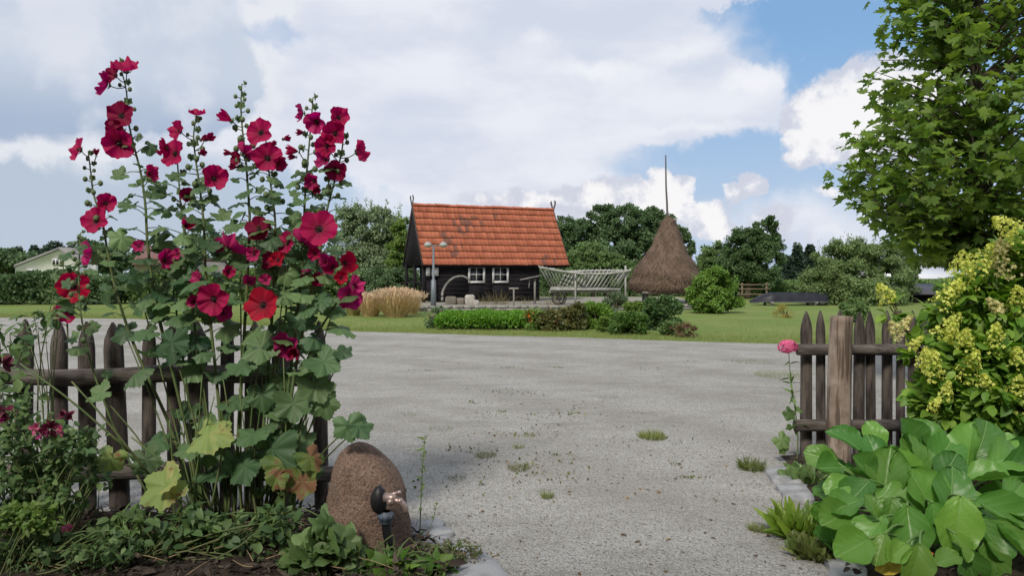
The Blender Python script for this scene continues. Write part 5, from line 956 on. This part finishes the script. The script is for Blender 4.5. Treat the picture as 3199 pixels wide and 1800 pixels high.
# hydrangea
hd = empty('hydrangea', (P(2470, 690, 5.3)[0], 5.3, .05), 'big hydrangea with lime yellow flower panicles in front of the right fence', 'hydrangea'); lfm = MB(); stm = MB(); b0 = ORG[hd]
for (u, v, ru, rv, D, n) in ((2500, 800, 125, 120, 5.3, 900), (2470, 960, 125, 125, 5.15, 1200), (2550, 980, 110, 140, 5.0, 900), (2370, 1010, 60, 80, 5.2, 420), (2425, 860, 60, 60, 5.3, 260), (2560, 700, 80, 90, 5.2, 350), (2300, 890, 26, 40, 5.3, 40), (2245, 790, 20, 30, 5.4, 18), (2640, 850, 120, 250, 5.2, 500), (2420, 760, 70, 60, 5.3, 160)):
    c = P(u, v, D); ra, rb = ru/F*D, rv/F*D; p, o = clumps(c, (ra, ra*.9, rb), n, max(6, n//22), .26, .4); m_ = len(p)
    lfm.scat(T_OV, p, nrm(o*.8+rdir(m_)*.7+np.array((0, -.1, -.1))), nrm(rdir(m_)*.45+np.array((0, -.45, 1))), rng.uniform(.07, .12, m_)); 
    for i in range(7): e = c+rdir(1, .5)[0]*np.array((ra, ra*.6, rb))*.85; stm.tube(spline([b0+rng.normal(size=3)*np.array((.1, .1, 0)), (b0+e)/2+np.array((0, 0, .1)), e], 7), np.linspace(.011, .004, 7), 5)
lfm.build('leaves', L_hyd, hd); stm.build('stems', STEMB, hd)
m_pan = M('panicle', (.46, .54, .09), .7, isl=(.70, .72, .20), trans=.3); m_pan2 = M('panicle_pale', (.52, .50, .22), .7, isl=(.68, .64, .34), trans=.3)
fl4 = (np.array([(0, 0, 0), (.5, .12, .1), (.55, .55, .1), (.1, .5, 0), (-.12, .5, .1), (-.55, .5, 0), (-.5, 0, .1), (-.5, -.5, 0), (0, -.5, .1), (.5, -.45, 0)]), [np.array([(0, 1, 2, 3), (0, 3, 4, 5), (0, 5, 6, 7), (0, 7, 8, 9)])])
for (u, v, r, D, q) in ((2227, 742, 30, 5.3, 0), (2418, 685, 46, 5.1, 0), (2470, 655, 44, 5.15, 0), (2525, 650, 44, 5.1, 1), (2548, 580, 50, 5.0, 0), (2385, 745, 36, 5.1, 0), (2250, 832, 22, 5.2, 1), (2275, 815, 18, 5.2, 1), (2385, 825, 34, 5.0, 0), (2400, 850, 26, 5.0, 0), (2345, 920, 36, 4.95, 0), (2440, 925, 38, 4.9, 0), (2325, 900, 24, 5.0, 0), (2430, 855, 26, 4.95, 0), (2505, 852, 34, 4.9, 0), (2555, 990, 40, 4.8, 0), (2380, 985, 22, 4.85, 0), (2560, 760, 36, 5.0, 0), (2500, 770, 22, 5.0, 1), (2300, 865, 18, 5.1, 0), (2480, 960, 20, 4.8, 0), (2560, 900, 26, 4.8, 0), (2350, 1020, 18, 4.8, 0)):
    c = P(u, v, D); s_ = r*1.15/F*D; n = int(190*(r/35)**1.2); t_ = rng.random(n); a = rng.random(n)*2*PI; tip = nrm(np.array((rng.normal()*.5, -.45, .8))); X = nrm(np.cross(tip, (0, 1, .2))); Y = np.cross(tip, X); rad = s_*.75*(1-t_)**.55*(.65+.35*rng.random(n))*(1+.2*np.sin(t_*25))
    od = np.cos(a)[:, None]*X+np.sin(a)[:, None]*Y; p = c-tip*s_*.8+tip*(t_*s_*2.0)[:, None]+od*rad[:, None]; g = MB(); g.scat([fl4], p, rdir(n), nrm(od+tip*.4), rng.uniform(.011, .021, n)*(1.2 if q else 1)); g.build('flower_panicle', m_pan2 if q else m_pan, hd)
# broad-leaved plant
bp_ = empty('broad_leaved_plant', (P(2340, 690, 4.1)[0], 4.1, .04), 'large clump of glossy paddle shaped leaves at the bottom right', 'plant'); gb = MB(); gy = MB(); st = MB(); b0 = ORG[bp_]
BL = [(960, 330, 150, 125), (760, 560, 120, 175), (1240, 600, 200, 80), (1500, 480, 190, 100), (1720, 430, 180, 55), (2250, 460, 190, 25), (850, 700, 120, 200), (1000, 760, 160, 215), (1560, 770, 210, 110), (1790, 760, 190, 75), (2060, 650, 160, 10), (1330, 820, 180, 10), (820, 980, 170, 200), (1100, 1080, 180, 215), (1430, 1080, 190, 265), (2190, 950, 200, -35), (2300, 780, 160, 40), (2280, 1180, 190, -60), (1950, 1400, 160, -70), (700, 470, 120, 160), (1400, 330, 170, 100), (1900, 380, 190, 85), (2050, 330, 180, 60), (1620, 330, 160, 95), (1150, 440, 130, 100), (1050, 560, 120, 130), (1650, 1010, 150, -90), (2100, 1150, 170, -70), (900, 860, 150, 190), (1270, 960, 150, 250), (2120, 1330, 150, -80), (1750, 560, 150, 60), (2000, 850, 150, -10), (1350, 560, 150, 95), (2420, 600, 200, 10), (2450, 1000, 200, -30), (1150, 300, 120, 110)]
BY = [(1840, 1020, 215, 255), (950, 1230, 190, 200), (1490, 1360, 160, 250), (1740, 1310, 110, 20), (1870, 1220, 110, -70), (1130, 880, 90, 100), (1330, 1250, 110, 210), (1180, 1230, 130, 240)]
for q in range(46):
    x, y = rng.uniform(720, 2500), rng.uniform(330, 1350)
    if x < 1000 and y < 420: continue
    D = np.interp(1006+y*.3056, [1080, 1200, 1320, 1440], [4.75, 4.42, 4.1, 3.8])+rng.random()*.15; c = P(1851.5+x*.3056, 1006+y*.3056, D); a = math.atan2(750-y, x-1600)+rng.normal()*.5; s_ = rng.uniform(.14, .24)
    ax = nrm(np.array((math.cos(a), -.3, abs(math.sin(a))*.7+.1))); gb.scat(T_BG, [c-ax*s_*.5], ax[None], nrm(np.array((0, -.7, .9))+rng.normal(size=3)*.4)[None], s_, lp=True)
for lst, mb in ((BL, gb), (BY, gy)):
    for (x, y, r, an) in lst:
        u, v = 1851.5+x*.3056, 1006+y*.3056; D = np.interp(v, [1080, 1200, 1320, 1440], [4.55, 4.2, 3.85, 3.55])+rng.normal()*.04-(.12 if mb is gy else 0); c = P(u, v, D); s_ = r*.3056*2*1.06/F*D; a = math.radians(an)
        ax = nrm(np.array((math.cos(a), -.25+(0.35 if math.sin(a) > .3 else -.15), math.sin(a)*.9))); nm = nrm(np.array((math.cos(a)*.2, -.85, .85))+rng.normal(size=3)*.30); bs = c-ax*s_*.5
        mb.scat(T_BG, [bs], ax[None], nm[None], s_, lp=True); q = bs-ax*.12+(b0-bs)*.45; q[2] = max(.05, q[2]-.05); st.tube(spline([q, (q+bs)/2+np.array((0, .03, .02)), bs], 7), np.linspace(.009, .006, 7), 6)
gb.build('leaves', L_big, bp_, smooth=True); gy.build('bright_leaves', L_bgy, bp_, smooth=True)['label'] = 'lighter yellow green leaves'; st.build('petioles', STEMD, bp_, smooth=True)
tuft('yellow green feathery weed at the left foot of the broad leaves', 2010, 1345, 48, 260, .17, 'leafy_weed', leafm('leaf_lime', (.09, .18, .02), (.2, .28, .04), .3), T_LN+T_BL, sp=1.5); tuft('small leafy weed between fence end and broad leaves', 2035, 1210, 40, 220, .11, 'leafy_weed', L_mid, T_OV+T_LN, sp=1.4); tuft('straggly weed low on the right path edge', 2045, 1400, 40, 160, .1, 'leafy_weed', L_wee, T_OV+T_LN)
for (u, v, lab, cc) in ((2250, 1428, 'orange withered leaf lying below the broad leaves', (.45, .12, .02)), (2200, 1435, 'yellow fallen leaf beside the withered orange one', (.45, .33, .04))):
    g = MB(); c = G(u, v, .1); g.scat(T_OV, [c, c+np.array((.03, .02, .01))], (.6, -.3, .4), (.1, -.7, .7), .16); tag(g.build('fallen_leaf', M('fallen%d' % v, cc, .7, (cc[0]*.5, cc[1]*.5, .01), 20)), lab, 'leaf')
# maple
D = 9.5; mx = P(2455, 690, D)[0]; mp = empty('maple_tree', (mx, D, 0), 'young maple with lobed leaves rising at the right edge', 'maple tree'); tk = MB(); lf_ = MB()
tk.tube(spline([(mx, D, 0), (mx+.02, D, 2), (mx-.02, D, 3.6), (mx+.05, D, 5), (mx, D, 7.2)], 20), np.linspace(.10, .025, 20), 10)
def mrad(z): return float(np.interp(z, [1.6, 1.84, 2.14, 2.58, 3.2, 3.7, 4.6, 5.3, 6.5, 7.6], [.2, .6, 1.2, 1.62, 1.42, 1.32, 1.10, 1.0, .7, .1]))
N = 380; pos = []; axs = []
for i in range(N):
    z = rng.uniform(1.75, 7.4) if rng.random() < .75 else rng.uniform(1.7, 3.6); a = rng.random()*2*PI; R = mrad(z)*rng.uniform(.85 if z < 3.4 else .65, 1.06)*(1.3 if math.cos(a) > 0 else 1); z0 = max(1.2, z-R*rng.uniform(.3, .7)); s0 = np.array((mx, D, z0)); e = np.array((mx+R*math.cos(a), D+R*math.sin(a), z))
    br = spline([s0, s0*.5+e*.5+np.array((0, 0, .08)), e], 9); tk.tube(br, np.linspace(.016, .004, 9), 5)
    m_ = 20; t_ = 1-rng.random(m_)**1.4*.8; c = s0+(e-s0)*t_[:, None]+rdir(m_)*rng.uniform(.05, .27, (m_, 1)); pos.append(c); axs.append(nrm((e-s0))*.6+rdir(m_)*.8+np.array((0, 0, -.35)))
p = np.concatenate(pos); ax = np.concatenate(axs); ok = p[:, 2] > 1.62; p, ax = p[ok], ax[ok]; n = len(p)
lf_.scat(T_MP, p, ax, nrm(rdir(n)*.55+np.array((0, -.1, 1))), rng.uniform(.09, .16, n)); tk.build('trunk', BARK, mp, smooth=True); lf_.build('crown', L_map, mp)
# worn patches of moss and sparse weeds in the gravel: nobody could count their leaves
g = MB(); 
for q in range(26):
    u, v = rng.uniform(1000, 1900), 880+rng.random()**1.5*380
    if rng.random() < .5: u = rng.uniform(1020, 1420)
    b_ = G(u, v, .004); n = int(rng.uniform(15, 90)); r = rng.uniform(.05, .35); pp = b_+np.stack([rng.normal(size=n)*r, rng.normal(size=n)*r*.5, 0*np.arange(n)], -1)
    g.scat(T_BL+T_RH, pp, rdir(n, .6), rdir(n, 1), rng.uniform(.012, .035, n))
tag(g.build('gravel_moss', L_mos), 'thin scattered moss and seedlings in the gravel yard', 'moss', kind='stuff')
g = MB()
for q in range(70):
    x, y = rng.uniform(-2.6, -.5), rng.uniform(3.6, 4.5)
    if x > LX(y)-.1: continue
    a = rng.random()*PI; L_ = rng.uniform(.1, .35); d = np.array((math.cos(a), math.sin(a)*.6, rng.uniform(-.05, .2)))*L_; p0 = np.array((x, y, .10+rng.random()*.04)); g.tube(spline([p0-d/2, p0+rng.normal(size=3)*.01, p0+d/2], 5), [.0028, .0026, .0024, .002, .0015], 4)
tag(g.build('dry_stalks', M('straw_stalk', (.30, .22, .13), .9)), 'dry straw coloured stalks lying on the left bed', 'dry stalks', kind='stuff')
